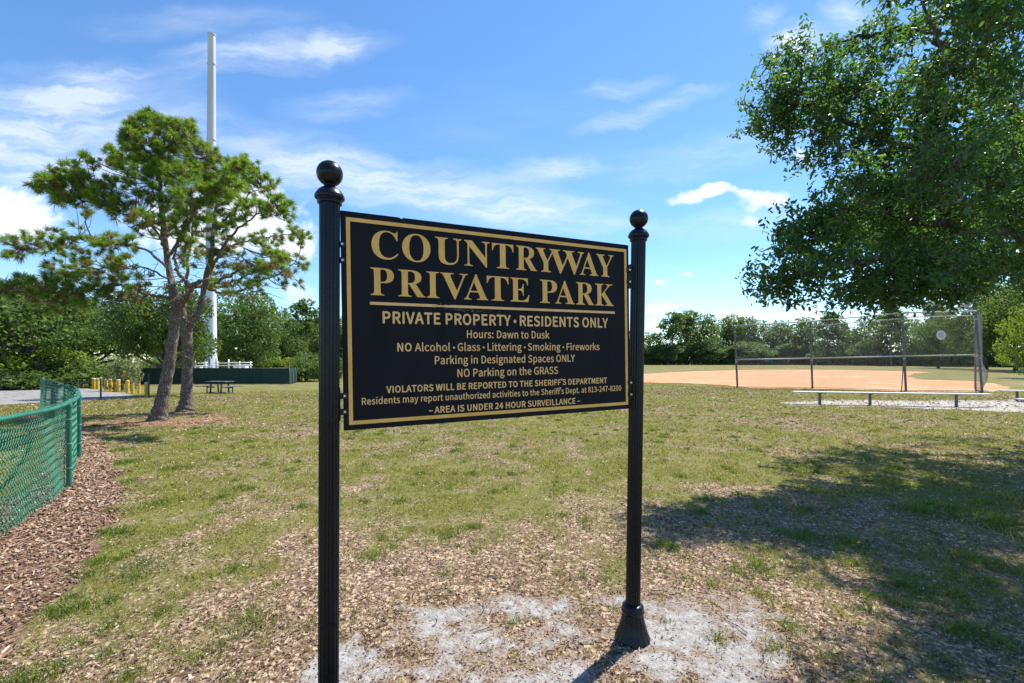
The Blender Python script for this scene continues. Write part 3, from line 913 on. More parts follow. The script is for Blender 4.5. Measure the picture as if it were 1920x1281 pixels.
# ------------------------------------------------------------------ the park sign
GLYPHS = {"serif":{"C":[[563,-21,492,-16,425,-4,362,17,303,46,249,83,202,126,160,175,125,231,97,292,77,357,65,427,61,502,65,575,77,644,97,709,126,769,162,824,203,873,252,916,306,952,366,982,429,1003,497,1015,569,1019,621,1016,678,1005,740,988,806,963,817,959,828,955,840,953,851,953,877,957,898,970,913,992,923,1019,956,1019,956,680,924,680,897,743,865,801,827,852,785,896,738,931,689,956,637,972,582,977,464,946,380,856,329,706,313,497,331,301,387,161,480,77,610,49,655,52,700,60,744,75,788,95,830,121,870,153,908,189,941,229,978,194,897,101,800,34,689,-7]],"O":[[572,-21,519,-18,468,-11,419,2,371,19,327,41,285,66,246,96,209,129,177,166,148,206,123,249,102,295,85,343,73,394,66,446,63,500,66,554,73,606,85,656,102,705,123,751,148,793,177,833,210,870,247,904,287,934,329,959,375,981,424,998,474,1011,527,1018,583,1021,636,1018,687,1011,736,999,784,982,828,960,870,935,909,906,945,873,977,837,1006,797,1031,754,1053,708,1070,660,1082,609,1089,555,1091,500,1089,446,1082,394,1070,343,1053,295,1031,249,1006,206,977,166,943,129,907,96,867,66,824,41,778,19,730,2,680,-11,627,-18],[581,23,693,53,773,143,821,292,836,500,832,610,819,705,797,787,766,855,727,908,682,946,630,969,571,977,459,947,379,857,331,708,316,500,320,391,333,296,356,214,387,146,426,93,471,54,523,31]],"U":[[544,-25,450,-19,370,-2,304,26,253,65,214,116,186,179,169,254,164,341,164,832,162,865,157,893,148,916,136,933,118,946,96,956,67,962,35,966,35,997,525,997,525,966,502,964,479,960,460,956,444,951,430,945,419,936,410,925,404,913,399,897,396,879,394,857,394,832,394,307,397,246,406,193,422,148,444,111,473,82,509,62,553,50,603,46,717,65,799,122,848,217,864,349,864,831,863,864,857,892,848,915,836,932,817,945,792,955,760,962,724,966,724,997,1038,997,1038,966,1010,960,984,952,963,941,948,928,938,910,931,888,926,862,925,831,925,398,919,292,902,203,872,130,832,73,779,30,714,0,636,-19]],"N":[[886,-21,233,774,232,173,233,136,238,107,246,83,258,66,275,53,299,44,329,38,363,36,363,3,43,3,43,36,64,37,86,39,104,43,120,48,133,55,144,64,153,76,159,90,164,106,167,125,169,147,170,173,170,854,135,896,110,926,92,945,81,954,73,958,63,961,52,964,43,966,43,997,342,997,860,365,861,829,861,854,859,876,856,895,851,910,844,924,836,935,824,944,811,951,795,956,776,960,753,964,730,966,730,997,1050,997,1050,966,1018,963,989,957,966,948,949,935,938,917,930,894,925,864,923,828,923,-21]],"T":[[205,3,205,35,239,37,270,43,295,52,314,66,328,84,338,109,343,140,345,177,345,954,327,954,272,950,222,938,178,917,141,888,110,851,86,807,70,756,61,701,27,701,27,997,898,997,898,699,867,699,841,809,785,890,702,938,590,954,575,954,575,177,577,139,583,107,592,82,605,64,623,51,649,42,681,37,717,35,717,3]],"R":[[37,3,37,36,70,38,99,45,122,54,139,67,151,85,160,110,165,140,167,177,167,832,165,865,160,893,151,916,139,933,121,946,98,956,70,962,38,966,38,997,476,997,580,993,669,981,744,961,805,933,852,896,886,851,906,797,913,735,899,652,858,584,788,532,687,493,946,109,958,92,970,77,981,64,992,54,1003,46,1017,40,1032,36,1050,35,1052,35,1052,3,745,3,444,469,397,469,397,177,398,140,403,110,412,85,424,67,441,54,465,45,495,38,528,36,528,3],[397,510,447,510,501,514,547,524,586,541,617,565,640,596,657,636,666,683,670,738,659,830,626,897,570,937,493,950,465,949,443,945,426,939,414,930,407,917,401,899,398,875,397,847]],"Y":[[226,3,226,36,258,38,288,45,311,54,328,67,340,85,349,110,354,140,356,177,356,393,104,851,85,885,67,912,49,932,33,945,25,949,17,953,10,956,2,959,-27,964,-27,997,451,997,451,965,429,965,410,964,393,962,378,958,364,952,354,945,346,936,341,926,339,915,340,903,344,890,349,875,357,859,546,489,734,802,749,829,760,854,766,876,769,896,761,926,740,948,704,961,655,965,651,965,651,997,962,997,962,964,945,961,928,955,911,946,896,934,882,920,868,903,853,884,838,862,586,448,586,177,587,140,592,110,601,85,613,67,630,54,654,45,684,38,717,36,717,3]],"W":[[377,-21,74,864,65,888,55,909,46,926,35,940,23,951,8,959,-11,964,-31,966,-31,997,394,997,394,966,375,965,356,962,340,957,327,951,318,942,311,931,307,917,305,901,306,884,309,865,315,842,322,818,490,330,664,774,631,877,622,901,612,920,601,935,589,946,574,953,554,959,531,963,506,966,506,997,962,997,962,966,920,962,887,951,867,932,860,904,861,894,863,881,867,865,873,847,1041,359,1190,810,1198,835,1204,857,1207,876,1208,892,1207,911,1202,926,1194,939,1183,948,1169,955,1151,960,1130,964,1108,966,1108,997,1367,997,1367,966,1349,961,1331,953,1316,941,1303,927,1292,909,1281,888,1270,863,1260,834,977,-21,942,-21,693,684,415,-21]],"A":[[-16,3,-16,37,2,39,21,44,38,52,54,64,68,81,82,102,96,130,110,163,455,1021,491,1019,841,189,900,74,915,57,932,46,951,39,971,37,971,3,506,3,506,37,556,41,594,52,618,72,626,100,624,113,619,131,612,153,602,180,557,294,225,294,170,156,168,150,166,144,164,137,163,129,161,106,168,76,189,54,224,41,271,37,277,37,277,3],[245,350,535,350,388,707]],"P":[[37,3,37,36,70,38,99,45,122,54,139,67,151,85,160,110,165,140,167,177,167,832,165,865,160,893,151,916,139,933,121,946,98,956,70,962,38,966,38,997,469,997,556,995,630,989,690,978,736,963,772,946,803,924,830,900,853,872,872,840,885,806,893,769,895,729,890,670,872,617,844,570,803,530,752,497,690,473,616,459,531,454,397,454,397,177,398,140,403,110,412,85,424,67,441,54,465,45,495,38,528,36,528,3],[397,501,443,501,494,505,537,514,572,530,599,553,619,583,633,621,642,668,645,723,642,777,635,823,623,862,607,894,584,919,554,936,518,947,475,950,454,949,437,946,423,941,413,933,406,923,401,909,398,894,397,875]],"I":[[33,3,33,36,64,40,93,47,117,57,136,68,150,84,160,106,166,133,168,165,168,850,167,881,161,907,153,927,141,941,123,951,99,959,68,964,33,966,33,997,534,997,534,966,501,964,470,959,446,951,428,941,415,927,406,907,400,881,398,850,398,170,399,148,401,128,404,111,409,96,415,83,425,72,437,62,451,55,468,48,489,43,512,39,537,36,537,3]],"V":[[468,-25,100,838,52,924,37,940,19,952,-4,961,-28,966,-28,997,460,997,460,966,431,965,404,963,382,958,364,952,350,943,340,931,334,917,332,900,333,887,337,871,343,852,351,829,568,308,767,828,773,847,778,866,781,883,782,898,780,916,774,931,765,943,751,951,734,957,713,962,687,965,659,966,659,997,968,997,968,966,948,965,928,960,910,952,895,941,880,925,866,904,851,876,837,842,502,-25]],"E":[[34,3,34,34,67,36,97,41,121,50,139,63,152,81,161,105,166,135,168,171,168,810,166,854,161,890,152,917,139,937,121,950,98,959,69,964,38,966,38,997,873,997,873,705,845,705,833,766,812,820,784,863,749,895,704,918,650,935,584,945,509,949,438,943,427,940,418,934,411,926,406,916,402,905,400,890,399,873,398,853,398,537,425,537,471,540,511,550,545,566,572,589,593,619,611,657,625,703,635,755,665,755,665,263,634,263,630,302,623,339,614,372,602,400,589,423,572,443,552,459,530,471,505,480,476,486,443,490,407,491,398,491,398,147,400,122,403,102,410,86,420,74,434,67,453,62,477,58,506,57,558,59,606,64,649,71,689,82,725,96,758,114,789,136,816,162,842,193,865,228,886,268,905,311,940,311,881,3]],"K":[[38,3,38,36,71,38,100,45,124,54,141,67,153,85,161,110,167,140,168,177,168,832,166,865,161,893,153,916,140,934,123,947,100,957,71,963,40,966,40,997,529,997,529,966,506,964,484,960,465,956,449,951,435,945,424,936,415,926,409,913,404,897,401,879,399,857,398,832,399,507,707,818,734,847,753,874,765,897,769,919,760,940,735,955,695,963,642,966,642,997,1063,997,1063,966,1047,966,981,955,910,923,834,869,755,794,590,626,1015,100,1029,85,1042,72,1055,61,1068,52,1082,45,1099,40,1118,37,1137,36,1137,3,620,3,620,35,672,37,683,38,693,39,701,41,708,43,720,49,729,56,734,65,736,75,734,89,726,105,714,124,697,146,438,473,398,436,398,177,400,140,405,110,413,85,426,67,443,54,466,45,496,38,529,36,529,3]]},"sans":{"-":[[63,334,412,334,412,430,63,430]],".":[[190,-18,235,-6,267,27,280,76,267,127,235,160,190,172,144,160,112,127,100,76,112,27,144,-6]],"0":[[379,-18,544,40,652,213,690,503,652,791,544,961,379,1018,214,961,106,791,68,503,106,213,214,40],[379,83,279,127,213,264,188,503,213,741,279,876,379,919,479,876,546,741,570,503,546,264,479,127]],"1":[[120,0,668,0,668,104,468,104,468,1000,372,1000,314,971,246,948,165,929,165,850,344,850,344,104,120,104]],"2":[[60,0,689,0,689,108,412,108,248,98,454,315,591,522,641,724,605,879,504,981,349,1018,234,999,139,949,55,872,127,801,187,860,256,901,334,917,437,891,498,821,518,719,469,536,318,325,60,74]],"3":[[359,-18,522,16,637,114,681,267,652,388,576,473,469,521,469,528,562,580,624,660,647,768,608,903,505,988,355,1018,248,1002,156,960,76,899,143,820,205,870,274,904,351,917,441,897,499,842,520,758,494,661,407,593,243,567,243,472,426,447,525,377,554,271,528,172,457,109,351,86,249,102,169,144,104,201,40,120,117,52,221,2]],"4":[[464,0,581,0,581,276,715,276,715,375,581,375,581,1000,443,1000,27,357,27,276,464,276],[464,375,157,375,385,716,465,863,471,863,464,682]],"5":[[357,-18,517,23,637,139,685,325,643,506,535,610,383,644,328,639,279,625,233,604,259,893,636,893,636,1000,150,1000,117,533,184,491,238,523,290,543,351,550,460,522,532,445,558,322,529,196,453,115,345,86,242,102,162,142,100,196,37,115,115,51,220,2]],"6":[[411,-18,554,23,658,137,698,307,664,482,567,586,420,621,340,606,262,565,194,501,232,746,324,877,451,915,511,906,565,879,610,839,681,915,618,968,540,1004,446,1018,264,965,129,791,76,477,121,202,239,37],[196,401,265,475,334,516,400,528,500,501,560,424,580,307,557,188,497,109,411,80,302,118,230,226]],"7":[[270,0,400,0,431,347,516,639,693,925,693,1000,67,1000,67,893,552,893,396,625,308,340]],"8":[[382,-18,546,17,655,109,694,240,670,358,609,443,527,503,527,510,587,570,638,653,659,752,626,888,532,981,385,1015,244,983,147,894,110,761,129,666,178,589,246,531,246,525,158,461,90,369,63,248,104,111,217,17],[450,543,339,594,256,662,224,761,244,846,301,902,383,922,474,898,532,835,552,745,541,673,506,606],[383,75,275,99,201,164,173,259,191,349,240,425,311,486,443,428,539,354,576,244,552,156,485,97]],"9":[[321,-18,498,38,631,217,683,543,639,807,519,965,346,1018,203,977,100,864,60,693,94,520,190,415,336,379,419,394,498,436,566,501,526,255,436,125,316,86,253,95,196,121,147,162,79,85,142,32,222,-4],[565,606,496,529,425,485,356,472,257,500,197,576,177,693,200,813,261,892,348,921,457,885,531,779]],":":[[190,532,235,544,267,577,280,627,267,677,235,711,190,723,144,711,112,677,100,627,112,577,144,544],[190,-18,235,-6,267,27,280,76,267,127,235,160,190,172,144,160,112,127,100,76,112,27,144,-6]],"A":[[5,0,132,0,229,306,595,306,690,0,824,0,484,1000,344,1000],[261,405,310,559,409,898,415,898,516,559,563,405]],"B":[[138,0,456,0,653,32,786,130,835,293,808,411,737,490,632,532,632,539,711,586,761,662,777,756,733,897,613,976,434,1000,138,1000],[263,576,263,900,417,900,548,885,627,833,653,739,629,651,551,595,412,576],[263,101,263,477,438,477,587,458,679,399,711,297,678,186,585,122,438,101]],"C":[[514,-18,634,-1,735,48,821,125,752,206,684,145,608,106,520,93,354,143,247,285,209,503,249,719,358,858,524,907,603,895,671,862,728,813,797,895,727,955,635,1000,522,1018,295,955,138,777,79,499,136,221,290,44]],"D":[[138,0,393,0,647,60,804,232,858,503,804,774,646,942,387,1000,138,1000],[263,104,263,898,376,898,573,852,690,718,728,503,690,288,573,151,376,104]],"E":[[138,0,728,0,728,108,263,108,263,472,642,472,642,580,263,580,263,893,713,893,713,1000,138,1000]],"F":[[138,0,263,0,263,449,645,449,645,555,263,555,263,893,713,893,713,1000,138,1000]],"G":[[531,-18,656,-3,760,38,839,98,839,518,510,518,510,413,723,413,723,151,674,120,612,100,543,93,361,143,248,285,209,503,250,719,366,858,542,907,630,894,701,860,757,813,825,895,756,953,661,999,537,1018,301,955,139,777,79,499,138,221,297,44]],"H":[[138,0,263,0,263,472,730,472,730,0,857,0,857,1000,730,1000,730,581,263,581,263,1000,138,1000]],"I":[[138,0,263,0,263,1000,138,1000]],"L":[[138,0,701,0,701,108,263,108,263,1000,138,1000]],"M":[[138,0,251,0,251,554,235,848,240,848,321,621,510,101,595,101,783,621,863,848,869,848,853,554,853,0,970,0,970,1000,818,1000,627,465,558,256,552,256,480,465,289,1000,138,1000]],"N":[[138,0,256,0,256,525,241,837,247,837,355,632,719,0,848,0,848,1000,728,1000,728,480,746,164,739,164,632,370,266,1000,138,1000]],"O":[[506,-18,728,46,878,226,933,503,878,779,728,955,506,1018,284,955,134,779,79,503,134,226,284,46],[506,93,349,144,246,286,209,503,246,719,349,858,506,907,663,858,766,719,803,503,766,286,663,144]],"P":[[138,0,263,0,263,398,428,398,621,431,750,533,797,707,749,880,619,972,423,1000,138,1000],[263,501,263,898,406,898,553,880,642,821,671,707,643,590,557,522,412,501]],"R":[[263,525,263,898,431,898,564,881,646,824,674,720,646,611,564,547,431,525],[686,0,828,0,574,438,693,491,771,585,799,720,754,885,631,973,450,1000,138,1000,138,0,263,0,263,424,443,424]],"S":[[415,-18,595,21,713,122,754,266,727,390,653,475,548,533,406,595,329,631,266,683,240,762,263,839,328,889,427,907,514,896,589,864,655,814,720,895,640,959,540,1002,427,1018,265,983,153,890,112,753,144,630,221,548,315,496,458,434,544,392,604,338,626,255,601,170,529,113,416,93,314,108,220,151,140,217,65,130,163,51,280,0]],"T":[[345,0,472,0,472,893,775,893,775,1000,42,1000,42,893,345,893]],"U":[[492,-18,676,22,803,158,851,412,851,1000,730,1000,730,409,698,220,613,121,492,93,374,121,291,220,259,409,259,1000,134,1000,134,412,181,158,308,22]],"V":[[321,0,466,0,784,1000,656,1000,495,458,398,128,393,128,296,458,134,1000,1,1000]],"W":[[247,0,397,0,546,603,596,831,602,831,651,603,802,0,955,0,1161,1000,1041,1000,933,456,878,131,870,131,799,456,660,1000,544,1000,406,456,336,131,330,131,270,456,165,1000,35,1000]],"Y":[[299,0,424,0,424,387,726,1000,595,1000,466,717,366,498,360,498,262,717,132,1000,-1,1000,299,387]],"a":[[296,-18,384,-3,467,35,542,89,546,89,557,0,659,0,659,456,633,616,549,722,402,760,289,744,190,707,112,663,160,577,224,615,299,644,382,656,475,629,522,560,535,469,277,417,128,328,80,192,109,78,185,7],[331,83,265,95,218,133,201,201,232,285,337,346,535,386,535,180,466,126,400,94]],"c":[[417,-18,504,-6,585,26,657,75,603,160,552,122,494,96,428,86,308,122,228,220,199,370,230,519,312,619,432,655,487,647,535,624,580,591,642,672,585,716,514,747,427,760,250,713,121,581,71,370,117,160,240,28]],"d":[[378,-18,463,-3,539,35,603,87,607,87,618,0,720,0,720,1086,595,1086,595,801,602,674,538,720,471,749,393,760,235,712,118,577,72,370,110,159,216,28],[405,87,294,121,225,218,201,371,230,520,306,619,415,655,475,647,534,622,595,577,595,188,533,132,471,98]],"e":[[426,-18,519,-8,599,19,668,57,625,140,568,109,507,89,439,82,315,114,230,203,194,341,693,341,698,412,664,596,563,717,402,760,241,712,119,578,71,370,119,161,246,28],[192,430,231,555,307,633,405,660,504,634,567,556,589,430]],"f":[[45,640,146,640,146,0,270,0,270,640,427,640,427,741,270,741,270,858,282,938,316,987,375,1004,402,1002,430,995,458,983,486,1080,449,1092,407,1100,361,1103,240,1074,169,989,146,859,146,741,45,734]],"g":[[375,-341,574,-305,704,-212,750,-85,721,16,635,73,492,91,346,91,269,102,228,130,217,172,223,208,240,236,265,261,300,247,337,238,374,235,512,266,609,355,645,492,637,553,616,605,585,645,737,645,737,741,479,741,449,750,414,757,374,760,236,727,136,636,97,495,111,413,147,345,194,296,194,291,155,256,124,210,112,153,121,100,144,60,179,31,179,25,119,-23,82,-81,70,-143,109,-251,216,-318],[374,319,295,341,239,402,217,495,238,589,295,648,374,668,454,648,511,589,532,495,510,402,453,341],[393,-255,277,-239,204,-194,179,-125,186,-83,211,-40,254,0,287,-6,320,-10,349,-11,477,-11,560,-20,610,-50,627,-105,598,-178,517,-233]],"h":[[125,0,251,0,251,537,319,600,383,638,453,651,533,630,579,566,593,453,593,0,717,0,717,469,693,628,619,726,491,760,398,743,317,698,246,636,251,788,251,1086,125,1086]],"i":[[125,0,251,0,251,741,125,741],[188,893,232,904,261,933,271,977,261,1019,232,1047,188,1057,145,1047,117,1019,106,977,117,933,145,904]],"k":[[125,0,248,0,248,195,387,357,604,0,739,0,460,442,707,741,567,741,254,351,248,351,248,1086,125,1086]],"l":[[256,-18,286,-16,310,-12,329,-7,311,89,300,87,292,86,285,86,268,91,256,108,251,139,251,1086,125,1086,125,147,139,58,181,2]],"m":[[125,0,251,0,251,537,316,601,378,638,436,651,514,630,559,566,574,453,574,0,698,0,698,537,765,601,827,638,885,651,963,630,1008,566,1023,453,1023,0,1147,0,1147,469,1123,628,1049,726,923,760,836,741,756,692,678,618,637,693,571,742,473,760,389,743,312,697,243,633,240,633,228,741,125,741]],"n":[[125,0,251,0,251,537,319,600,383,638,453,651,533,630,579,566,593,453,593,0,717,0,717,469,693,628,619,726,491,760,397,743,316,697,243,633,240,633,228,741,125,741]],"o":[[413,-18,583,28,707,160,756,370,707,581,583,713,413,760,244,713,119,581,71,370,119,160,244,28],[413,86,301,122,226,220,199,370,226,519,301,619,413,655,526,619,601,519,629,370,601,220,526,122]],"p":[[125,-312,251,-312,251,-61,247,68,315,21,384,-8,451,-18,610,30,728,166,773,382,739,582,640,713,479,760,394,745,315,707,243,655,240,655,228,741,125,741],[431,87,377,94,316,118,251,164,251,554,320,609,385,643,447,655,561,620,624,525,644,381,616,223,541,123]],"r":[[125,0,251,0,251,476,307,576,372,631,436,648,464,647,486,642,509,636,532,743,508,753,483,758,453,760,374,741,302,687,243,606,240,606,228,741,125,741]],"s":[[319,-18,466,13,557,92,588,202,554,314,469,382,363,427,284,459,226,498,203,555,218,609,263,648,341,663,402,654,457,631,509,597,569,675,505,718,427,748,340,760,201,731,115,656,85,550,117,446,198,380,300,336,380,302,444,258,469,195,453,137,405,95,323,79,241,90,170,121,104,168,44,85,123,32,217,-4]],"t":[[357,-18,404,-14,451,-4,495,10,471,104,444,94,415,86,386,83,318,100,282,148,271,225,271,640,473,640,473,741,271,741,271,949,168,949,154,741,37,734,37,640,147,640,147,229,167,99,233,13]],"u":[[342,-18,435,-1,515,46,587,116,591,116,600,0,704,0,704,741,580,741,580,216,513,144,449,103,379,90,299,110,254,174,240,286,240,741,115,741,115,271,139,112,214,15]],"v":[[285,0,431,0,693,741,570,741,430,319,361,101,355,101,286,319,147,741,18,741]],"w":[[243,0,387,0,492,397,543,612,550,612,600,400,707,0,858,0,1058,741,938,741,831,312,786,106,779,106,727,312,611,741,490,741,374,312,325,106,318,106,274,312,164,741,37,741]],"y":[[138,-319,264,-285,353,-193,415,-63,693,741,572,741,438,330,378,120,371,120,297,330,147,741,18,741,315,-1,299,-57,260,-139,205,-196,132,-217,112,-215,92,-210,75,-205,50,-304,76,-312,105,-317]],"z":[[48,0,608,0,608,101,205,101,596,674,596,741,90,741,90,640,438,640,48,67]],"’":[[87,817,116,765,199,823,261,909,286,1020,271,1087,232,1133,178,1150,127,1137,96,1104,86,1061,96,1017,126,986,172,974,186,976,199,980,208,985,193,923,151,864]]}}
ADV = {"-":473,".":379,"0":757,"1":757,"2":757,"3":757,"4":757,"5":757,"6":757,"7":757,"8":757,"9":757,":":379,"A":829,"B":896,"C":870,"D":938,"E":803,"F":753,"G":940,"H":993,"I":400,"L":741,"M":1108,"N":986,"O":1012,"P":863,"R":866,"S":813,"T":817,"U":983,"V":784,"W":1198,"Y":724,"a":768,"c":696,"d":846,"e":756,"f":443,"g":769,"h":828,"i":375,"k":753,"l":387,"m":1263,"n":832,"o":827,"p":846,"r":529,"s":638,"t":514,"u":828,"v":711,"w":1094,"y":711,"z":648,"’":292," ":306}



def text_mesh(name, runs, org, u, v, nrm, mat, parent, rootloc):
    """runs: list of (glyph polygons in board metres). One filled mesh on the board."""
    import bmesh
    groups = runs if isinstance(runs[0][0][0], (list, tuple)) else [runs]
    bm = bmesh.new()
    for gi, grp in enumerate(groups):
        cu = bpy.data.curves.new(name, 'CURVE')
        cu.dimensions = '2D'; cu.fill_mode = 'BOTH'; cu.extrude = 0.0006
        for poly in grp:
            sp = cu.splines.new('POLY'); sp.points.add(len(poly) - 1)
            sp.points.foreach_set('co', [c for p in poly for c in (p[0], p[1], 0, 1)])
            sp.use_cyclic_u = True
        tmp = bpy.data.objects.new('tmp', cu); COL.objects.link(tmp)
        bpy.context.view_layer.update()
        m1 = bpy.data.meshes.new_from_object(tmp.evaluated_get(bpy.context.evaluated_depsgraph_get()))
        m1.transform(Matrix.Translation((0, 0, gi * .00006)))
        bm.from_mesh(m1)
        bpy.data.objects.remove(tmp); bpy.data.curves.remove(cu); bpy.data.meshes.remove(m1)
    me = bpy.data.meshes.new(name); bm.to_mesh(me); bm.free()
    mw = Matrix(((u.x, v.x, nrm.x, 0), (u.y, v.y, nrm.y, 0), (u.z, v.z, nrm.z, 0), (0, 0, 0, 1)))
    me.transform(Matrix.Translation(org - rootloc) @ mw)
    me.materials.clear(); me.materials.append(mat)
    o = bpy.data.objects.new(name, me); COL.objects.link(o); o.parent = parent
    return o


def line_polys(txt, font, x0, x1, base, cap):
    """glyphs of a line scaled so that ink spans x0..x1; '*' switches bold and semibold, '•' and '–' are drawn"""
    cur = 0; out = []; wt = []
    f = font
    for ch in txt:
        if ch == '*':
            f = 'bold' if f == 'semi' else 'semi'; continue
        ex = 60 if f == 'bold' else 30
        d = 40 if f == 'bold' else 20
        if ch == ' ': cur += 330; continue
        if ch == '•':
            out.append([(cur + 160 + 130 * math.cos(t * .5236), 430 + 130 * math.sin(t * .5236)) for t in range(12)]); wt.append(d); cur += 300; continue
        if ch == '–':
            out.append([(cur + 30, 350), (cur + 560, 350), (cur + 560, 430), (cur + 30, 430)]); wt.append(d); cur += 600; continue
        for g in GLYPHS['sans'][ch]:
            out.append([(cur + g[i], g[i + 1]) for i in range(0, len(g), 2)]); wt.append(d)
        cur += ADV[ch] + ex
    lo = min(p[0] for q in out for p in q); hi = max(p[0] for q in out for p in q)
    s = (x1 - x0) / (hi - lo)
    # the stroke weight: the thin outline laid down eight times, shifted round a small circle
    return [[[(x0 + (p[0] + w * math.cos(k * math.pi / 4) - lo) * s, base + (p[1] + w * math.sin(k * math.pi / 4)) / 1000 * cap) for p in q] for q, w in zip(out, wt)] for k in range(8)]


def build_sign():
    bL, bR = Vector((-.7515, 1.862, -.035)), Vector((.680, 2.570, 0.0))
    tL, tR = Vector((-.7455, 1.862, 2.345)), Vector((.716, 2.570, 2.38))
    rl = (bL + bR) / 2; rl.z = 0
    rt = root('park_sign', rl, 'black and gold private park sign board hung between two fluted black posts', 'sign')

    def post(b, t):
        ax = (t - b).normalized(); H = (t - b).length
        mb = MB(rl)
        r = .0405
        # fluted shaft
        hs = [.19] + list(np.linspace(.2, H - .13, 6))
        mb.lathe(b, [(r, h) for h in hs], 96, ax, 16, .10)
        o = smooth_by_angle(mb.build('post', MAT['post'], rt), 60)
        mb = MB(rl)
        mb.lathe(b, [(.0985, -.06), (.0985, .004), (.097, .016), (.088, .035), (.078, .06), (.069, .09), (.062, .12), (.0575, .146)], 96, ax, 16, .07, [0.3, .4, .7, 1, 1, 1, 1, .6])
        mb.lathe(b, [(.0575, .146), (.060, .150), (.0635, .156), (.0640, .162), (.0600, .167), (.0580, .171), (.0590, .176), (.0600, .182), (.0585, .190), (.052, .197), (.040, .20)], 64, ax)
        smooth_by_angle(mb.build('post_base', MAT['post'], o), 50)
        mb = MB(rl); z = H - .135
        mb.lathe(b, [(.038, z - .002), (.0475, z), (.0485, z + .005), (.0470, z + .011), (.052, z + .016), (.0575, z + .021), (.0588, z + .027), (.0575, z + .033), (.053, z + .041), (.046, z + .052), (.036, z + .061), (.026, z + .066), (.0225, z + .070), (.0215, z + .076), (.024, z + .080)], 64, ax)
        smooth_by_angle(mb.build('collar', MAT['post'], o), 35)
        mb = MB(rl); zc = H - .135 + .124; rr = .0515
        mb.lathe(b, [(max(rr * math.sin(a), .0005), zc - rr * math.cos(a)) for a in np.linspace(0.42, math.pi, 26)], 48, ax)
        mb.build('ball_finial', MAT['post'], o, True)
        return o
    post(bL, tL); post(bR, tR)

    # board between the posts
    d = Vector((bR.x - bL.x, bR.y - bL.y, 0)); D = d.length; dh = d / D
    hl, hr = .055, D - .055
    lm = lambda h, b, t: b + (t - b) * ((h - b.z) / (t.z - b.z))
    cL = lm(1.73, bL, tL); cR = lm(1.757, bR, tR)
    BL = cL + dh * .0555; BL.z = 1.279
    BR = cR - dh * .0545; BR.z = 1.3020
    u = (BR - BL); Wd = u.length; u.normalize()
    nrm = Vector((dh.y, -dh.x, 0)); v = nrm.cross(u) * 1; v.normalize()
    if v.z < 0: v = -v
    nrm = u.cross(v); nrm.normalize()
    H = .910
    kx = Wd / 1.5
    tk = .012
    mb = MB(rl)
    ol = [(0.0015, 0), (Wd - .0015, 0), (Wd, .0015), (Wd, H - .0015), (Wd - .0015, H), (.262, H), (.259, H - .0012), (.255, H - .0009), (.2515, H - .0048), (.248, H - .0052), (.2445, H - .0022), (.240, H - .001), (.236, H), (.0015, H), (0, H - .0015), (0, .0015)]
    tri = tessellate_polygon([[Vector((a, b, 0)) for a, b in ol]])
    n = len(ol)
    V = [BL + u * a + v * b + nrm * tk / 2 for a, b in ol] + [BL + u * a + v * b - nrm * tk / 2 for a, b in ol]
    mb.add(V, [[i, (i + 1) % n, n + (i + 1) % n, n + i] for i in range(n)], [list(t) for t in tri] + [[n + t[2], n + t[1], n + t[0]] for t in tri])
    board = mb.build('board', MAT['board'], rt)
    import bmesh
    bm = bmesh.new(); bm.from_mesh(board.data); bmesh.ops.recalc_face_normals(bm, faces=bm.faces); bm.to_mesh(board.data); bm.free()
    face = BL + nrm * (tk / 2 + .0008)

    # gold border
    x0, x1, y0, y1, w = .0204 * kx, 1.4850 * kx, .0225, .8848, .0160
    fr = [[(x0, y0), (x1, y0), (x1, y1), (x0, y1)], [(x0 + w, y0 + w), (x0 + w, y1 - w), (x1 - w, y1 - w), (x1 - w, y0 + w)]]
    text_mesh('border', fr, face, u, v, nrm, MAT['gold'], board, rl)

    def serif(word, xs, base, cap):
        out = [[], []]      # neighbours apart: their serifs touch
        for q, (ch, (a, b)) in enumerate(zip(word.replace(' ', ''), xs)):
            g = GLYPHS['serif'][ch]
            lo = min(min(p[0::2]) for p in g); hi = max(max(p[0::2]) for p in g)
            for p in g:
                out[q % 2].append([((a + (p[i] - lo) / (hi - lo) * (b - a)) * kx, base + p[i + 1] / 1000 * cap) for i in range(0, len(p), 2)])
        return out
    text_mesh('headline', [a_ + b_ for a_, b_ in zip(serif('COUNTRYWAY', CW_X, .7235, .1195), serif('PRIVATE PARK', PP_X, .5665, .1175))], face, u, v, nrm, MAT['gold'], board, rl)
    ul = [(.1112, .5255), (.395, .5255), (.400, .5270), (.412, .5262), (.425, .5275), (.44, .5258), (1.3997, .5250), (1.3997, .5372), (.47, .5376), (.455, .5352), (.44, .5372), (.43, .5335), (.42, .5365), (.41, .5340), (.40, .5372), (.39, .5378), (.1112, .5378)]
    text_mesh('underline', [[(a * kx, b) for a, b in ul]], face, u, v, nrm, MAT['tan'], board, rl)
    ln = [[] for k in range(8)]
    T = [("PRIVATE PROPERTY • RESIDENTS ONLY", 'bold', .1640, 1.3500, .4490, .0488),
         ("Hours: Dawn to Dusk", 'semi', .5430, .9835, .3875, .0355),
         ("*NO* Alcohol • Glass • Littering • Smoking • Fireworks", 'semi', .2235, 1.2930, .3275, .0352),
         ("Parking in Designated Spaces ONLY", 'semi', .3885, 1.1352, .2680, .0355),
         ("NO Parking on the GRASS", 'semi', .4940, 1.0320, .2070, .0362),
         ("VIOLATORS WILL BE REPORTED TO THE SHERIFF’S DEPARTMENT", 'bold', .1740, 1.3400, .1490, .0282),
         ("Residents may report unauthorized activities to the Sheriff’s Dept. at 813-247-8200", 'semi', .0725, 1.4365, .1030, .0285),
         ("– AREA IS UNDER 24 HOUR SURVEILLANCE –", 'bold', .3591, 1.1635, .0485, .0282)]
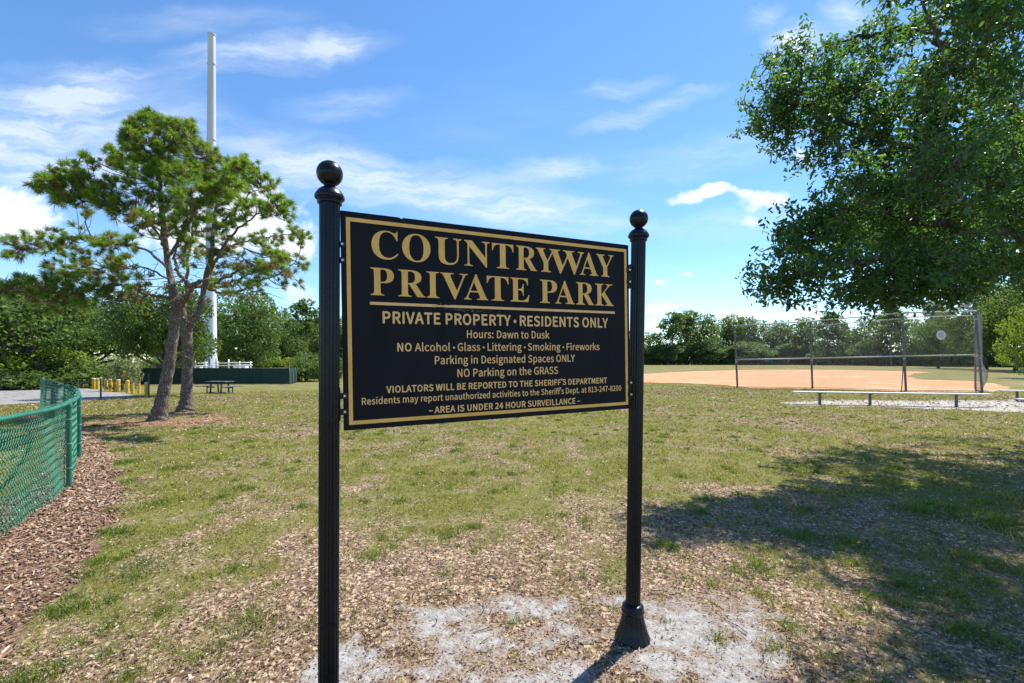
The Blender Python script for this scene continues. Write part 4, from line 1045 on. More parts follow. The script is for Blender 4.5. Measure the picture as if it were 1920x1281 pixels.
    for txt, f, a, b, base, cap in T:
        for k, q in enumerate(line_polys(txt, f, a * kx, b * kx, base, cap)): ln[k] += q
    text_mesh('lettering', ln, face, u, v, nrm, MAT['tan'], board, rl)
    # scuff marks under the headline
    sc = []
    for i in range(46):
        t = random.random(); a = .385 + .33 * t ** 1.3; b = .532 - .018 * t - .012 * random.random() + .012 * (random.random() if t < .2 else 0)
        l = .004 + .012 * random.random(); h = .0006 + .0009 * random.random(); q = (random.random() - .5) * .5
        sc.append([(a * kx, b), (a * kx + l, b + q * l), (a * kx + l * .9, b + q * l + h), (a * kx + .001, b + h)])
    text_mesh('scuff_stain', sc, face + nrm * .0009, u, v, nrm, MAT['scuff'], board, rl)

    # hinge brackets, one pair on each post
    ax3 = (u, nrm, v)
    for side, hh in ((0, .736), (0, .112), (1, .738), (1, .112)):
        e = 0 if side == 0 else Wd; sg = -1 if side == 0 else 1
        c = BL + u * (e + sg * .0135) + v * hh
        mb = MB(rl)
        mb.box(c + u * sg * .0015, (.006, .030, .135), ax3, .0015)
        for k in (-.041, .041):
            mb.box(c + v * k * .8 - u * sg * .004, (.010, .022, .026), ax3, .002)
            mb.box(c + v * k * .8 - u * sg * .0165 + nrm * .0105, (.030, .004, .026), ax3, .001)
        br = mb.build('bracket', MAT['post'], rt)
        for k in (-.041, .041):
            m2 = MB(rl)
            q = c + v * k * .8 - u * sg * .0165
            m2.lathe(q, [(.0001, .0225), (.005, .0222), (.0075, .019), (.0078, .0128)], 6, nrm)
            m2.lathe(q, [(.0095, .0145), (.0095, .0126)], 14, nrm)
            m2.build('bolt', MAT['bolt'], br)
    return rt


def sx(lst, off, sc, yb):
    """letter edges read in a crop of the photo -> board metres"""
    S_ = [(168, 272), (1434, 413), (1420, 1130), (168, 1232)]
    D_ = [(0, .91), (1.5, .91), (1.5, 0), (0, 0)]
    A = []; b = []
    for (x, y), (a, c) in zip(S_, D_):
        A.append([x, y, 1, 0, 0, 0, -a * x, -a * y]); b.append(a)
        A.append([0, 0, 0, x, y, 1, -c * x, -c * y]); b.append(c)
    h = np.append(np.linalg.solve(np.array(A, float), np.array(b, float)), 1).reshape(3, 3)
    out = []
    for a in lst:
        px, py = off[0] + a / sc, yb
        X, Y = (px - 570) * 1560 / 670, (py - 280) * 1560 / 670
        p = h @ np.array([X, Y, 1]); out.append(p[0] / p[2])
    return out


o1, c1, o2, c2 = (640, 390), 6.1, (910, 420), 6.4
a = sx([362, 668, 712, 1037, 1090, 1395, 1425], o1, c1, 480); b = sx([78, 103, 360, 393, 645, 632, 872, 797, 1218, 1165, 1387, 1368, 1577], o2, c2, 490)
CW_X = [(a[0], a[1]), (a[2], a[3]), (a[4], a[5]), (a[6], b[0]), (b[1], b[2]), (b[3], b[4]), (b[5], b[6]), (b[7], b[8]), (b[9], b[10]), (b[11], b[12])]
a = sx([343, 612, 660, 968, 985, 1128, 1145, 1457, 1413, 1692], o1, c1, 535); b = sx([30, 292, 312, 543, 672, 880, 855, 1090, 1110, 1328, 1342, 1566], o2, c2, 550)
PP_X = [(a[0], a[1]), (a[2], a[3]), (a[4], a[5]), (a[6], a[7]), (a[8], a[9]), (b[0], b[1]), (b[2], b[3]), (b[4], b[5]), (b[6], b[7]), (b[8], b[9]), (b[10], b[11])]
build_sign()

# ------------------------------------------------------------------ chain-link helpers
def arclen(path):
    s = [0.0]
    for a, b in zip(path[:-1], path[1:]): s.append(s[-1] + (b - a).length)
    return np.array(s)


def along(path, S_, s):
    s = np.clip(s, 0, S_[-1])
    P_ = np.array([tuple(p) for p in path])
    return np.stack([np.interp(s, S_, P_[:, k]) for k in range(3)], -1)


def chainlink(path, zlo, zhi, pitch, wire, mat, name, parent, org, seg=10, off=None, k=3, tips=.0, smax=None):
    """woven diagonal wires following a path; zlo/zhi heights above the ground line. off(s,h) pushes the mesh sideways"""
    S_ = arclen(path); Ltot = S_[-1]
    H = zhi - zlo
    V = []; Q = []; n = 0
    t = np.linspace(0, 1, seg + 1)
    tang = lambda s: (along(path, S_, s + .03) - along(path, S_, s - .03))
    for sg in (1, -1):
        st = np.arange(-H if sg > 0 else 0, Ltot + (0 if sg > 0 else H), pitch)
        for s0 in st:
            s = s0 + sg * t * H
            h = t * H
            ok = (s >= 0) & (s <= Ltot)
            if ok.sum() < 2: continue
            ss = np.clip(s, 0, Ltot)
            if not ok.all():      # clip at the ends
                tlo, thi = sorted(((0 - s0) / (sg * H), (Ltot - s0) / (sg * H)))
                tt = np.linspace(max(tlo, 0), min(thi, 1), seg + 1); ss = s0 + sg * tt * H; h = tt * H
            p = along(path, S_, ss)
            tg = tang(ss); tg[:, 2] = 0; tg /= np.maximum(np.linalg.norm(tg, axis=1), 1e-6)[:, None]
            nr = np.stack([tg[:, 1], -tg[:, 0], 0 * tg[:, 0]], -1)
            wv = np.where(np.arange(seg + 1) % 2 == 0, 1, -1) * wire * .45 * sg
            p = p + nr * wv[:, None]
            p[:, 2] += zlo + h
            if off is not None: p = p + nr * off(ss, h)[:, None]
            dirv = np.gradient(p, axis=0); dirv /= np.maximum(np.linalg.norm(dirv, axis=1), 1e-9)[:, None]
            b = np.cross(dirv, nr); b /= np.maximum(np.linalg.norm(b, axis=1), 1e-9)[:, None]
            for j in range(k):
                a = 2 * math.pi * j / k
                V.append(p + (nr * math.cos(a) + b * math.sin(a)) * wire / 2)
            m = seg + 1
            i = np.arange(seg)
            for j in range(k):
                j2 = (j + 1) % k
                Q.append(np.stack([n + j * m + i, n + j2 * m + i, n + j2 * m + i + 1, n + j * m + i + 1], -1))
            n += m * k
    return raw_mesh(name, np.concatenate(V) - np.array(tuple(org)), np.concatenate(Q), None, mat, parent, True)


def build_green_fence():
    path = [Vector((p.x, p.y, float(gz(p.x, p.y)))) for p in FPATH]
    S_ = arclen(path)
    org = path[len(path) // 2].copy()
    rt = root('mesh_fence', org, 'low curving chain-link fence coated bright green beside the mulch strip', 'fence')
    # mesh hangs on the side away from the lawn, wavy between the posts
    wav = lambda s, h: -.030 + .022 * np.sin(s * 2.6 + 1) * np.sin(h / 1.05 * 3.0) + .012 * np.sin(s * 6.1 + h * 3)
    chainlink(path, .02, 1.075, .058, .0062, MAT['green_vinyl'], 'wire_mesh', rt, org, 24, lambda s, h: wav(s, h))
    mb = MB(org)
    pts = [p + Vector((0, 0, 1.045 + .008 * math.sin(i * .37))) for i, p in enumerate(path)]
    mb.tube(pts, .0215, 12); mb.build('top_rail', MAT['green_rail'], rt, True)
    # little twisted wire ties and rail sleeves
    posts = []
    for x, y in ((-3.52, .3), (-4.0, 2.95), (-5.45, 5.6), (-7.02, 7.38), (-8.7, 9.1), (-10.5, 10.8), (-12.5, 12.42)):
        posts.append((x, y, .027, 1.03))
    posts.append((-14.35, 13.9, .036, 1.13))
    for x, y, r, h in posts:
        mb = MB(org); z = float(gz(x, y))
        mb.tube([(x, y, z - .1), (x, y, z + h)], r, 14)
        o = mb.build('post', MAT['green_rail'], rt, True)
        smooth_by_angle(o, 50)
        m2 = MB(org)
        m2.lathe((x, y, z + h), [(r * 1.18, -.035), (r * 1.18, 0), (r * .9, .014), (.001, .022)], 14)
        m2.build('cap', MAT['green_rail'], o, True)
        for hb in (.25, .55, .85):
            m2 = MB(org); m2.lathe((x, y, z + hb), [(r * 1.10, -.006), (r * 1.16, 0), (r * 1.10, .006)], 14)
            m2.build('wire_tie', MAT['galv'], o, True)


build_green_fence()


def build_cable_posts():
    e = Vector((-14.35, 13.9, float(gz(-14.35, 13.9))))
    p1 = ground(189, 750); p2 = ground(279, 745)
    labs = ['thin dark post with a cable tied to the green mesh fence', 'thin dark post standing at the end of the yellow bollard row']
    tops = []
    for p, ty, by, lb in ((p1, 707, 750, labs[0]), (p2, 700, 745, labs[1])):
        h = (by - ty) / F * p.y
        rt = root('thin_post', p, lb, 'post', 'thin dark posts by the yellow bollards')
        mb = MB(p); mb.tube([p - Vector((0, 0, .1)), p + Vector((0, 0, h - .09))], .036, 12)
        smooth_by_angle(mb.build('shaft', MAT['dark_green'], rt, True), 50)
        mb = MB(p); mb.lathe(p + Vector((0, 0, h - .09)), [(.048, 0), (.048, .06), (.03, .085), (.001, .09)], 12)
        mb.build('cap', MAT['tan_top'] if p is p1 else MAT['dark_green'], rt, True)
        tops.append(p + Vector((0, 0, h - .13)))
    mb = MB(e)
    a = e + Vector((0, 0, 1.08)); b = tops[0]
    mb.tube([a.lerp(b, t) - Vector((0, 0, .10 * 4 * t * (1 - t))) for t in np.linspace(0, 1, 14)], .012, 6)
    o = mb.build('cable', MAT['dark_green'], None, True); o.location = e
    tag(o, 'slack dark cable from the green fence to the thin post', 'cable')


build_cable_posts()


def build_bollards():
    L = [(176, 729, 709, 'p'), (183, 729.5, 710, ''), (187.5, 729, 710, ''), (199, 732.5, 711, ''), (203.5, 731, 711, ''), (207.5, 733, 711, ''), (215, 734, 711, ''), (222, 735, 711.5, 'w'),
         (239, 737.5, 713, ''), (249, 738.5, 716, 't'), (260.5, 738, 716, 't'), (274.5, 743, 716.5, 'w')]
    labs = ['yellow bollard with pale top at the far end of the row', 'yellow bollard second along from the far end of the row', 'yellow bollard beside the thin capped dark post',
            'first yellow bollard right of the thin capped dark post', 'half hidden yellow bollard behind the middle cluster', 'yellow bollard in the middle of the tight cluster', 'plain yellow bollard near the pale bush',
            'pale topped yellow bollard closing the tight cluster', 'plain yellow bollard standing alone after the gap', 'slim yellow bollard with dark cap left of its twin', 'slim yellow bollard with dark cap right of its twin',
            'nearest yellow bollard, pale topped, beside the uncapped dark post']
    for (px, by, ty, k), lb in zip(L, labs):
        p = ground(px, by); h = (by - ty) / F * p.y
        r = (2.9 if k != 't' else 2.1) / F * p.y
        rt = root('bollard', p, lb, 'bollard', 'yellow bollards along the lane')
        mb = MB(p)
        mb.lathe(p, [(r * 1.02, -.05), (r, .02), (r, h * .90), (r * .97, h * .93)], 16)
        mb.build('shaft', MAT['yellow'], rt, True)
        mb = MB(p)
        mb.lathe(p, [(r * 1.05, h * .90), (r * 1.05, h * .955), (r * .8, h * .985), (.001, h)], 16)
        mb.build('cap', {'p': MAT['tan_top'], 'w': MAT['tan_top'], 't': MAT['oak_bark'], '': MAT['yellow']}[k], rt, True)


build_bollards()


def build_picnic_table():
    c = ground(412, 737.5)
    d = c.y; L = 46 / F * d; sc = 22 / F * d / .76
    rt = root('picnic_table', c, 'dark metal picnic table with attached benches in front of the green fence', 'table')
    ax = (Vector((.97, -.24, 0)), Vector((.24, .97, 0)), Vector((0, 0, 1)))
    u, w, z = ax
    mb = MB(c); mb.box(c + z * .755 * sc, (.76 * sc, L * 1.0, .05 * sc), (w, u, z), .01)
    mb.build('table_top', MAT['table'], rt)
    L2 = L
    for s in (-1, 1):
        mb = MB(c); mb.box(c + z * .45 * sc + u * s * (L * .62), (.29 * sc, L * .95, .045 * sc), (u, w, z), .01); mb.build('bench_seat', MAT['table'], rt)
    for s in (-1, 1):
        mb = MB(c); o = u * s * L * .26
        for t in (-1, 1):
            mb.tube([c + o + w * t * .3 * sc - z * .03, c + o + w * t * .26 * sc + z * .72 * sc], .05 * sc, 8)
        mb.tube([c + o - w * .4 * sc + z * .03, c + o + w * .4 * sc + z * .03], .045 * sc, 8)
        mb.tube([c + o + z * .38 * sc, c + u * s * L * .62 + z * .38 * sc], .035 * sc, 8)
        mb.tube([c + u * s * L * .64 + z * .43 * sc, c + u * s * L * .64 - z * .03], .035 * sc, 8)
        mb.build('leg_frame', MAT['table'], rt, True)


build_picnic_table()


def build_compound():
    A = ground(541, 717.3); d = 50.0
    A = Vector(((541 - 960) / F * 51, 51, 0)); A.z = float(gz(A.x, A.y))
    B = Vector(((262 - 960) / F * 49, 49, 0)); B.z = float(gz(B.x, B.y))
    back = Vector((-.35, 1, 0)).normalized() * 11
    Cc = A + back; D_ = B + back
    for q in (Cc, D_): q.z = float(gz(q.x, q.y))
    top = lambda q: q.z
    rt = root('screen_fence', A, 'long dark green screened fence round the foot of the white pole', 'fence')
    H = 1.80
    for p, q, n in ((A, B, 8), (A, Cc, 4), (Cc, D_, 8), (B, D_, 4)):
        L = (q - p).length; u = (q - p) / L; w = Vector((-u.y, u.x, 0)).normalized()
        # cloth: gently wavy sheet with thickness
        m = n * 10; V = []
        for i in range(m + 1):
            t = i / m; b = p.lerp(q, t)
            for s in (-.012, .012):
                for j in range(4):
                    h = .05 + (H - .07) * j / 3
                    V.append(b + w * (s + .03 * math.sin(t * n * math.pi) ** 2 * math.sin(j * 1.05 + i * .3)) + Vector((0, 0, h + .015 * math.sin(i * .63) * (j == 3))))
        Q = []
        for i in range(m):
            for j in range(3):
                a = i * 8 + j; Q.append([a, a + 8, a + 9, a + 1]); a += 4; Q.append([a, a + 1, a + 9, a + 8])
            Q.append([i * 8 + 3, i * 8 + 11, i * 8 + 15, i * 8 + 7]); Q.append([i * 8, i * 8 + 4, i * 8 + 12, i * 8 + 8])
        Q.append([0, 1, 5, 4]); Q.append([1, 2, 6, 5]); Q.append([2, 3, 7, 6]); k = m * 8
        Q += [[k, k + 4, k + 5, k + 1], [k + 1, k + 5, k + 6, k + 2], [k + 2, k + 6, k + 7, k + 3]]
        mb = MB(A); mb.add(V, Q); mb.build('screen_panel', MAT['windscreen'], rt)
        mb = MB(A); mb.tube([p + Vector((0, 0, H)), q + Vector((0, 0, H))], .032, 8); mb.build('top_rail', MAT['dark_green'], rt, True)
        for i in range(n):
            b = p.lerp(q, i / n); b = b - w * .07
            mb = MB(A); mb.tube([b - Vector((0, 0, .1)), b + Vector((0, 0, H + .1))], .04, 8); mb.build('fence_post', MAT['dark_green'], rt, True)
    # pale strip at the foot
    V = []; u = (B - A).normalized(); w = Vector((-u.y, u.x, 0))
    if w.y > 0: w = -w
    for i in range(41):
        b = (A - u * .2).lerp(B, i / 40)
        for k in (0, .55):
            c = b + w * (.15 + k + .1 * math.sin(i * 1.7) * (k > 0)); V.append((c.x, c.y, float(gz(c.x, c.y)) + .02))
    o = raw_mesh('concrete_strip', V, [[2 * i, 2 * i + 2, 2 * i + 3, 2 * i + 1] for i in range(40)], None, MAT['concrete'])
    tag(o, 'pale concrete strip along the foot of the dark green fence', kind='structure')

    # the tall pole
    pc = Vector(((394.5 - 960) / F * 55, 55, 0)); pc.z = float(gz(pc.x, pc.y))
    rt = root('monopole', pc, 'very tall white steel pole rising from the fenced compound behind the pines', 'tower')
    ztop = EYE + (HOR - 65) / F * 55 - pc.z
    zz = lambda py: EYE + (HOR - py) / F * 55 - pc.z
    r = lambda w: w / 2 / F * 55
    lean = Vector(((397 - 394.5) / F * 55 / ztop, 0, 1))
    secs = [('lower_section', -.1, zz(520), r(22.5), r(17), 'pole_white'), ('middle_section', zz(520), zz(262), r(17), r(14.6), 'pole_grey'), ('upper_section', zz(262), zz(120), r(14.6), r(13.4), 'pole_grey'), ('top_section', zz(120), ztop, r(13.4), r(12.8), 'pole_grey')]
    for nm, a, b, r0, r1, mt in secs:
        mb = MB(pc)
        mb.lathe(pc, [(r0, a), (r1, b - .12), (r1 + .05, b - .1), (r1 + .05, b), (.001 if nm == 'top_section' else r1, b + .001)], 18, lean)
        smooth_by_angle(mb.build(nm, MAT[mt], rt), 25)
    # hand hole near the foot
    mb = MB(pc)
    c = pc + Vector((.35, -r(22) * .93, zz(678)))
    mb.box(c, (.34, .10, .75), None, .04); o = mb.build('hatch', MAT['pole_white'], rt)
    m2 = MB(pc); m2.box(c + Vector((0, -.055, 0)), (.2, .02, .55), None, .01); m2.build('hatch_cover', MAT['galv_dark'], o)
    mb = MB(pc)
    for i in range(6):
        a = i * math.pi / 3; q = pc + Vector((math.cos(a) * r(23.5), math.sin(a) * r(23.5), 0))
        mb.tube([q, q + Vector((0, 0, 3.2))], .045, 6)
    mb.build('cable_conduits', MAT['galv'], rt, True)

    # pipe racks and cabinets behind the fence
    def P2(px, py, dd): return P(px, py, dd)
    for (xa, xb, dd, yt, lb) in ((408, 470, 54, 678, 'white pipe rack right of the tall pole, above the green fence'), (346, 386, 53, 679, 'white pipe rack left of the tall pole, half behind a pine trunk')):
        c = P2((xa + xb) / 2, 715, dd); c.z = float(gz(c.x, c.y))
        rt = root('pipe_rack', c, lb, 'rack', 'white pipe racks at the pole')
        n = 4 if xb - xa > 50 else 3
        for i in range(n):
            q = P2(xa + (xb - xa) * i / (n - 1), yt - (4 if i == 1 else 0), dd)
            mb = MB(c); mb.tube([(q.x, q.y, c.z - .1), q], .07, 8); mb.build('upright', MAT['pole_white'], rt, True)
        for py in (yt + 3, yt + 8):
            mb = MB(c); mb.tube([P2(xa - 6, py, dd), P2(xb + 3, py - 1, dd)], .06, 8); mb.build('rail', MAT['pole_white'], rt, True)
    for (px, w, yt, dd, lb) in ((452, 22, 684, 57, 'pale grey equipment cabinet showing over the fence right of the pole'), (372, 14, 686, 56, 'pale grey equipment cabinet showing over the fence left of the pole')):
        q = P2(px, yt, dd); g = float(gz(q.x, q.y)); h = q.z - g
        c = Vector((q.x, q.y, g))
        rt = root('equipment_cabinet', c, lb, 'cabinet', 'equipment cabinets at the pole')
        ww = w / F * dd
        mb = MB(c); mb.box(c + Vector((0, 0, h / 2)), (ww, .9, h - .1), None, .03); mb.build('housing', MAT['pole_white'], rt)
        mb = MB(c); mb.box(c + Vector((0, 0, h - .03)), (ww * 1.08, 1.0, .07), None, .02); mb.build('roof', MAT['galv'], rt)
        for s in (-1, 1):
            mb = MB(c); mb.box(c + Vector((s * ww * .24, -.465, h * .5)), (ww * .44, .03, h * .8), None, .01); mb.build('door', MAT['pole_white'], rt)


build_compound()


def build_backstop():
    def at(px, py, d): return P(px, py, d)
    base = [ground(1383, 727.5), ground(1523.5, 728.5), ground(1699, 734), ground(1842, 735)]
    topy = [611, 603, 587, 583.5]; topx = [1377, 1519, 1691.5, 1829]
    midy = [674.5, 672, 668, 665.5]
    tops = [at(topx[i], topy[i], base[i].y + .0) for i in range(4)]
    mids = [base[i].lerp(tops[i], (base[i].y * (HOR - midy[i]) / F + EYE) / tops[i].z) for i in range(4)]
    org = base[2].copy()
    rt = root('backstop', org, 'tall grey chain-link backstop behind home plate at the clay infield', 'backstop')
    Z = Vector((0, 0, 1))
    posts = []
    for i in range(4):
        mb = MB(org); mb.tube([base[i] - Z * .15, tops[i]], (.052, .052), 12)
        o = smooth_by_angle(mb.build('post', MAT['galv_dark'], rt, True), 50); posts.append(o)
        m2 = MB(org)
        d = (tops[i] - base[i]).normalized()
        m2.lathe(tops[i], [(.066, -.05), (.066, 0), (.04, .03), (.001, .04)], 12, d); m2.build('cap', MAT['galv'], o, True)
        for f in (.42, .45, .9):
            m2 = MB(org); m2.lathe(base[i].lerp(tops[i], f), [(.056, -.03), (.064, 0), (.056, .03)], 12, d); m2.build('clamp', MAT['galv'], o, True)
    fld = Vector((.55, 1.95, 1.02))
    for i in range(3):
        for a, b in ((tops[i], tops[i + 1]), (mids[i], mids[i + 1])):
            mb = MB(org); mb.tube([a, b], .034, 8); mb.build('rail', MAT['galv'], rt, True)
    mb = MB(org); mb.tube([tops[1] - Z * .28, tops[2] - Z * .28], .022, 8); mb.build('rail', MAT['galv'], rt, True)
    mb = MB(org); mb.tube([tops[2] - Z * .22, tops[3] - Z * .22], .022, 8); mb.build('rail', MAT['galv'], rt, True)
    # bracing post next to the third post
    q = ground(1690, 733.5); mb = MB(org); mb.tube([q - Z * .1, mids[2] + Z * .2], .022, 8); mb.build('brace', MAT['galv_dark'], rt, True)
    # hood
    for i in (2, 3):
        mb = MB(org); mb.tube([tops[i], tops[i] + fld], .040, 10); mb.build('hood_arm', MAT['galv'], rt, True)
    for i in (2,):
        mb = MB(org); mb.tube([tops[i] + fld, tops[i + 1] + fld], .034, 8); mb.build('hood_rail', MAT['galv'], rt, True)
        p0, p1 = tops[i], tops[i + 1]
        # hood mesh: wires in the slanted plane
        mb = MB(org); L = (p1 - p0).length; n = int(L / .085)
        for k in range(-22, n + 1):
            for sg in (1, -1):
                a0, a1 = k / n, (k + 26) / n
                if sg < 0: a0, a1 = a1, a0
                t0, t1 = 0.0, 1.0
                if a0 < 0: t0 = (0 - a0) / (a1 - a0)
                if a0 > 1: t0 = (1 - a0) / (a1 - a0)
                if a1 > 1: t1 = (1 - a0) / (a1 - a0)
                if a1 < 0: t1 = (0 - a0) / (a1 - a0)
                if t1 <= t0: continue
                f = lambda t: p0.lerp(p1, a0 + (a1 - a0) * t) + fld * t + Vector((0, -.008 * sg, 0))
                mb.tube([f(t0), f(t1)], .0017, 3, False)
        mb.build('hood_mesh', MAT['galv_wire'], rt)
    # mesh panels
    for i in range(3):
        H = min(tops[i].z, tops[i + 1].z) - .02
        path = [base[i].lerp(base[i + 1], t) for t in np.linspace(0, 1, 6)]
        for q in path: q.y += .045
        chainlink(path, .03, H, .075, .0036, MAT['galv_wire'], 'wire_mesh', rt, org, 6)
        mb = MB(org); mb.tube([base[i] + Z * .06, base[i + 1] + Z * .05], .014, 6); mb.build('bottom_wire', MAT['galv_dark'], rt, True)
    # wing panel running away from the last post, seen nearly edge-on, its foot bulging
    e = base[3] + Vector((2.45, 2.75, 0))
    path = [base[3].lerp(e, t) for t in np.linspace(0, 1, 8)]
    L = (e - base[3]).length
    off = lambda s, h: .33 * np.sin(np.clip(s / L, 0, 1) * np.pi) ** .8 * np.exp(-((h - .75) / .62) ** 2)
    chainlink(path, .02, tops[3].z - .05, .06, .0040, MAT['galv_wire'], 'wing_mesh', rt, org, 26, off)
    mb = MB(org); tp = e + Z * tops[3].z; mb.tube([e - Z * .1, tp], .045, 10); mb.build('post', MAT['galv_dark'], rt, True)
    mb = MB(org); mb.tube([tops[3], tp], .03, 8); mb.build('rail', MAT['galv'], rt, True)
    mb = MB(org); mb.tube([base[3] + Z * 1.8, e + Z * 1.8], .03, 8); mb.build('rail', MAT['galv'], rt, True)
    # round sign wired to the mesh
    a, b = mids[2], mids[3]
    t = (1764.5 - 1697) / (1836 - 1697)
    c0 = a.lerp(b, t); c = P(1764.5, 628.5, c0.y - .07)
    rs = root('round_sign', c, 'small round white sign with red print wired to the backstop mesh', 'sign')
    n = Vector((0, -1, 0)); rr = 8.6 / F * c.y
    mb = MB(c); mb.lathe(c, [(.001, .012), (rr * .97, .012), (rr, .008), (rr, -.004), (.001, -.004)], 28, n); mb.build('disc', pmat('sun_bleached_white', (.62, .56, .56), (.75, .70, .69), 9, .6), rs)
    red = pmat('faded_red_print', (.5, .14, .13), (.62, .28, .26), 20, .7)
    mb = MB(c)
    for (x0, x1, z) in ((-.55, .55, .34), (-.7, .1, .02), (.25, .7, .02), (-.45, .5, -.32)):
        k = max(2, int((x1 - x0) / .16))
        for i in range(k):
            xa = x0 + (x1 - x0) * (i + .12) / k; xb = x0 + (x1 - x0) * (i + .8) / k
            mb.box(c + Vector(((xa + xb) / 2 * rr, -.0145, z * rr)), ((xb - xa) * rr, .003, .2 * rr), None, 0)
    mb.build('red_print', red, rs)


build_backstop()


def build_benches():
    p1, p3 = ground(1537, 758.5), ground(1793, 763)
    p2 = p1.lerp(p3, .38)
    u = (p3 - p1).normalized(); w = Vector((-u.y, u.x, 0)); Z = Vector((0, 0, 1))
    a = p1 - u * .85; b = p3 + u * .95
    c = (a + b) / 2
    rt = root('players_bench', c, 'long backless bench with pale plank seat in front of the backstop', 'bench')
    h = .44
    mb = MB(c)
    for k in (-.078, .078):
        mb.box(c + Z * h + w * k, ((b - a).length, .148, .042), (u, w, Z), .008)
    mb.build('seat', MAT['plank'], rt)
    for p in (p1, p2, p3):
        mb = MB(c); mb.tube([p - Z * .1, p + Z * (h - .03)], .045, 10)
        mb.box(p + Z * (h - .035), (.07, .30, .03), (u, w, Z), .004)
        smooth_by_angle(mb.build('leg', MAT['galv_dark'], rt), 40)
    # second seat at the edge of the picture, with a foot plank
    q = ground(1907, 752); q2 = q + u * 3.2
    c = (q + q2) / 2
    rt = root('small_bleacher', c, 'low bleacher with seat plank and lower foot plank at the picture edge', 'bleacher')
    a = q - u * .55; b = q2 + u * .5
    h2 = .40
    for nm, off, hh in (('seat', .0, h2), ('foot_plank', -.42, .10)):
        mb = MB(c); m = (a + b) / 2 + (u * .25 if nm == 'foot_plank' else Vector((0, 0, 0)))
        mb.box(m + Z * hh + w * off, ((b - a).length, .27, .045), (u, w, Z), .008); mb.build(nm, MAT['plank'], rt)
    for p in (q, q2):
        mb = MB(c); mb.tube([p - Z * .1, p + Z * (h2 - .03)], .04, 10)
        mb.tube([p + Z * .06 + w * .1, p + Z * .06 - w * .58], .028, 8)
        mb.build('leg', MAT['galv_dark'], rt, True)


build_benches()

# ------------------------------------------------------------------ foliage builders
def rand_dirs(n):
    v = rng.normal(size=(n, 3)); return v / np.linalg.norm(v, axis=1)[:, None]


def leaf_quads(pos, size, axis=None, spread=1.0, aspect=.5, fold=.25):
    """one folded leaf (two quads) at each point"""
    n = len(pos)
    d = rand_dirs(n)
    if axis is not None:
        d = axis + d * spread; d /= np.linalg.norm(d, axis=1)[:, None]
    r = rand_dirs(n)
    s = np.cross(d, r); s /= np.maximum(np.linalg.norm(s, axis=1), 1e-6)[:, None]
    nm = np.cross(s, d)
    L = size[:, None]; wd = L * aspect / 2
    b = pos; tip = pos + d * L - nm * L * .12
    l1 = b + d * L * .30 + s * wd * .85 + nm * wd * fold; l2 = b + d * L * .72 + s * wd + nm * wd * fold - nm * L * .05
    r1 = b + d * L * .30 - s * wd * .85 + nm * wd * fold; r2 = b + d * L * .72 - s * wd + nm * wd * fold - nm * L * .05
    V = np.stack([b, r1, r2, tip, l2, l1], 1).reshape(-1, 3)
    k = np.arange(n)[:, None] * 6
    return V, np.concatenate([k + [[0, 1, 2, 3]], k + [[0, 3, 4, 5]]])


def card_quads(pos, size, aspect=.6):
    """leaf sprays: one slightly bent quad each"""
    n = len(pos)
    d = rand_dirs(n); r = rand_dirs(n)
    s = np.cross(d, r); s /= np.maximum(np.linalg.norm(s, axis=1), 1e-6)[:, None]
    L = size[:, None]; w = L * aspect
    V = np.stack([pos - d * L / 2 - s * w * .22, pos - s * w / 2 * .9 + d * L * .05, pos + d * L / 2 + s * w * .1, pos + s * w / 2], 1)
    return V.reshape(-1, 3), np.arange(n)[:, None] * 4 + [[0, 1, 2, 3]]


def in_ellipsoid(n, c, r, shell=.55):
    d = rand_dirs(n); rad = (shell ** 3 + (1 - shell ** 3) * rng.random(n)) ** (1 / 3)
    return np.asarray(c) + d * rad[:, None] * np.asarray(r)


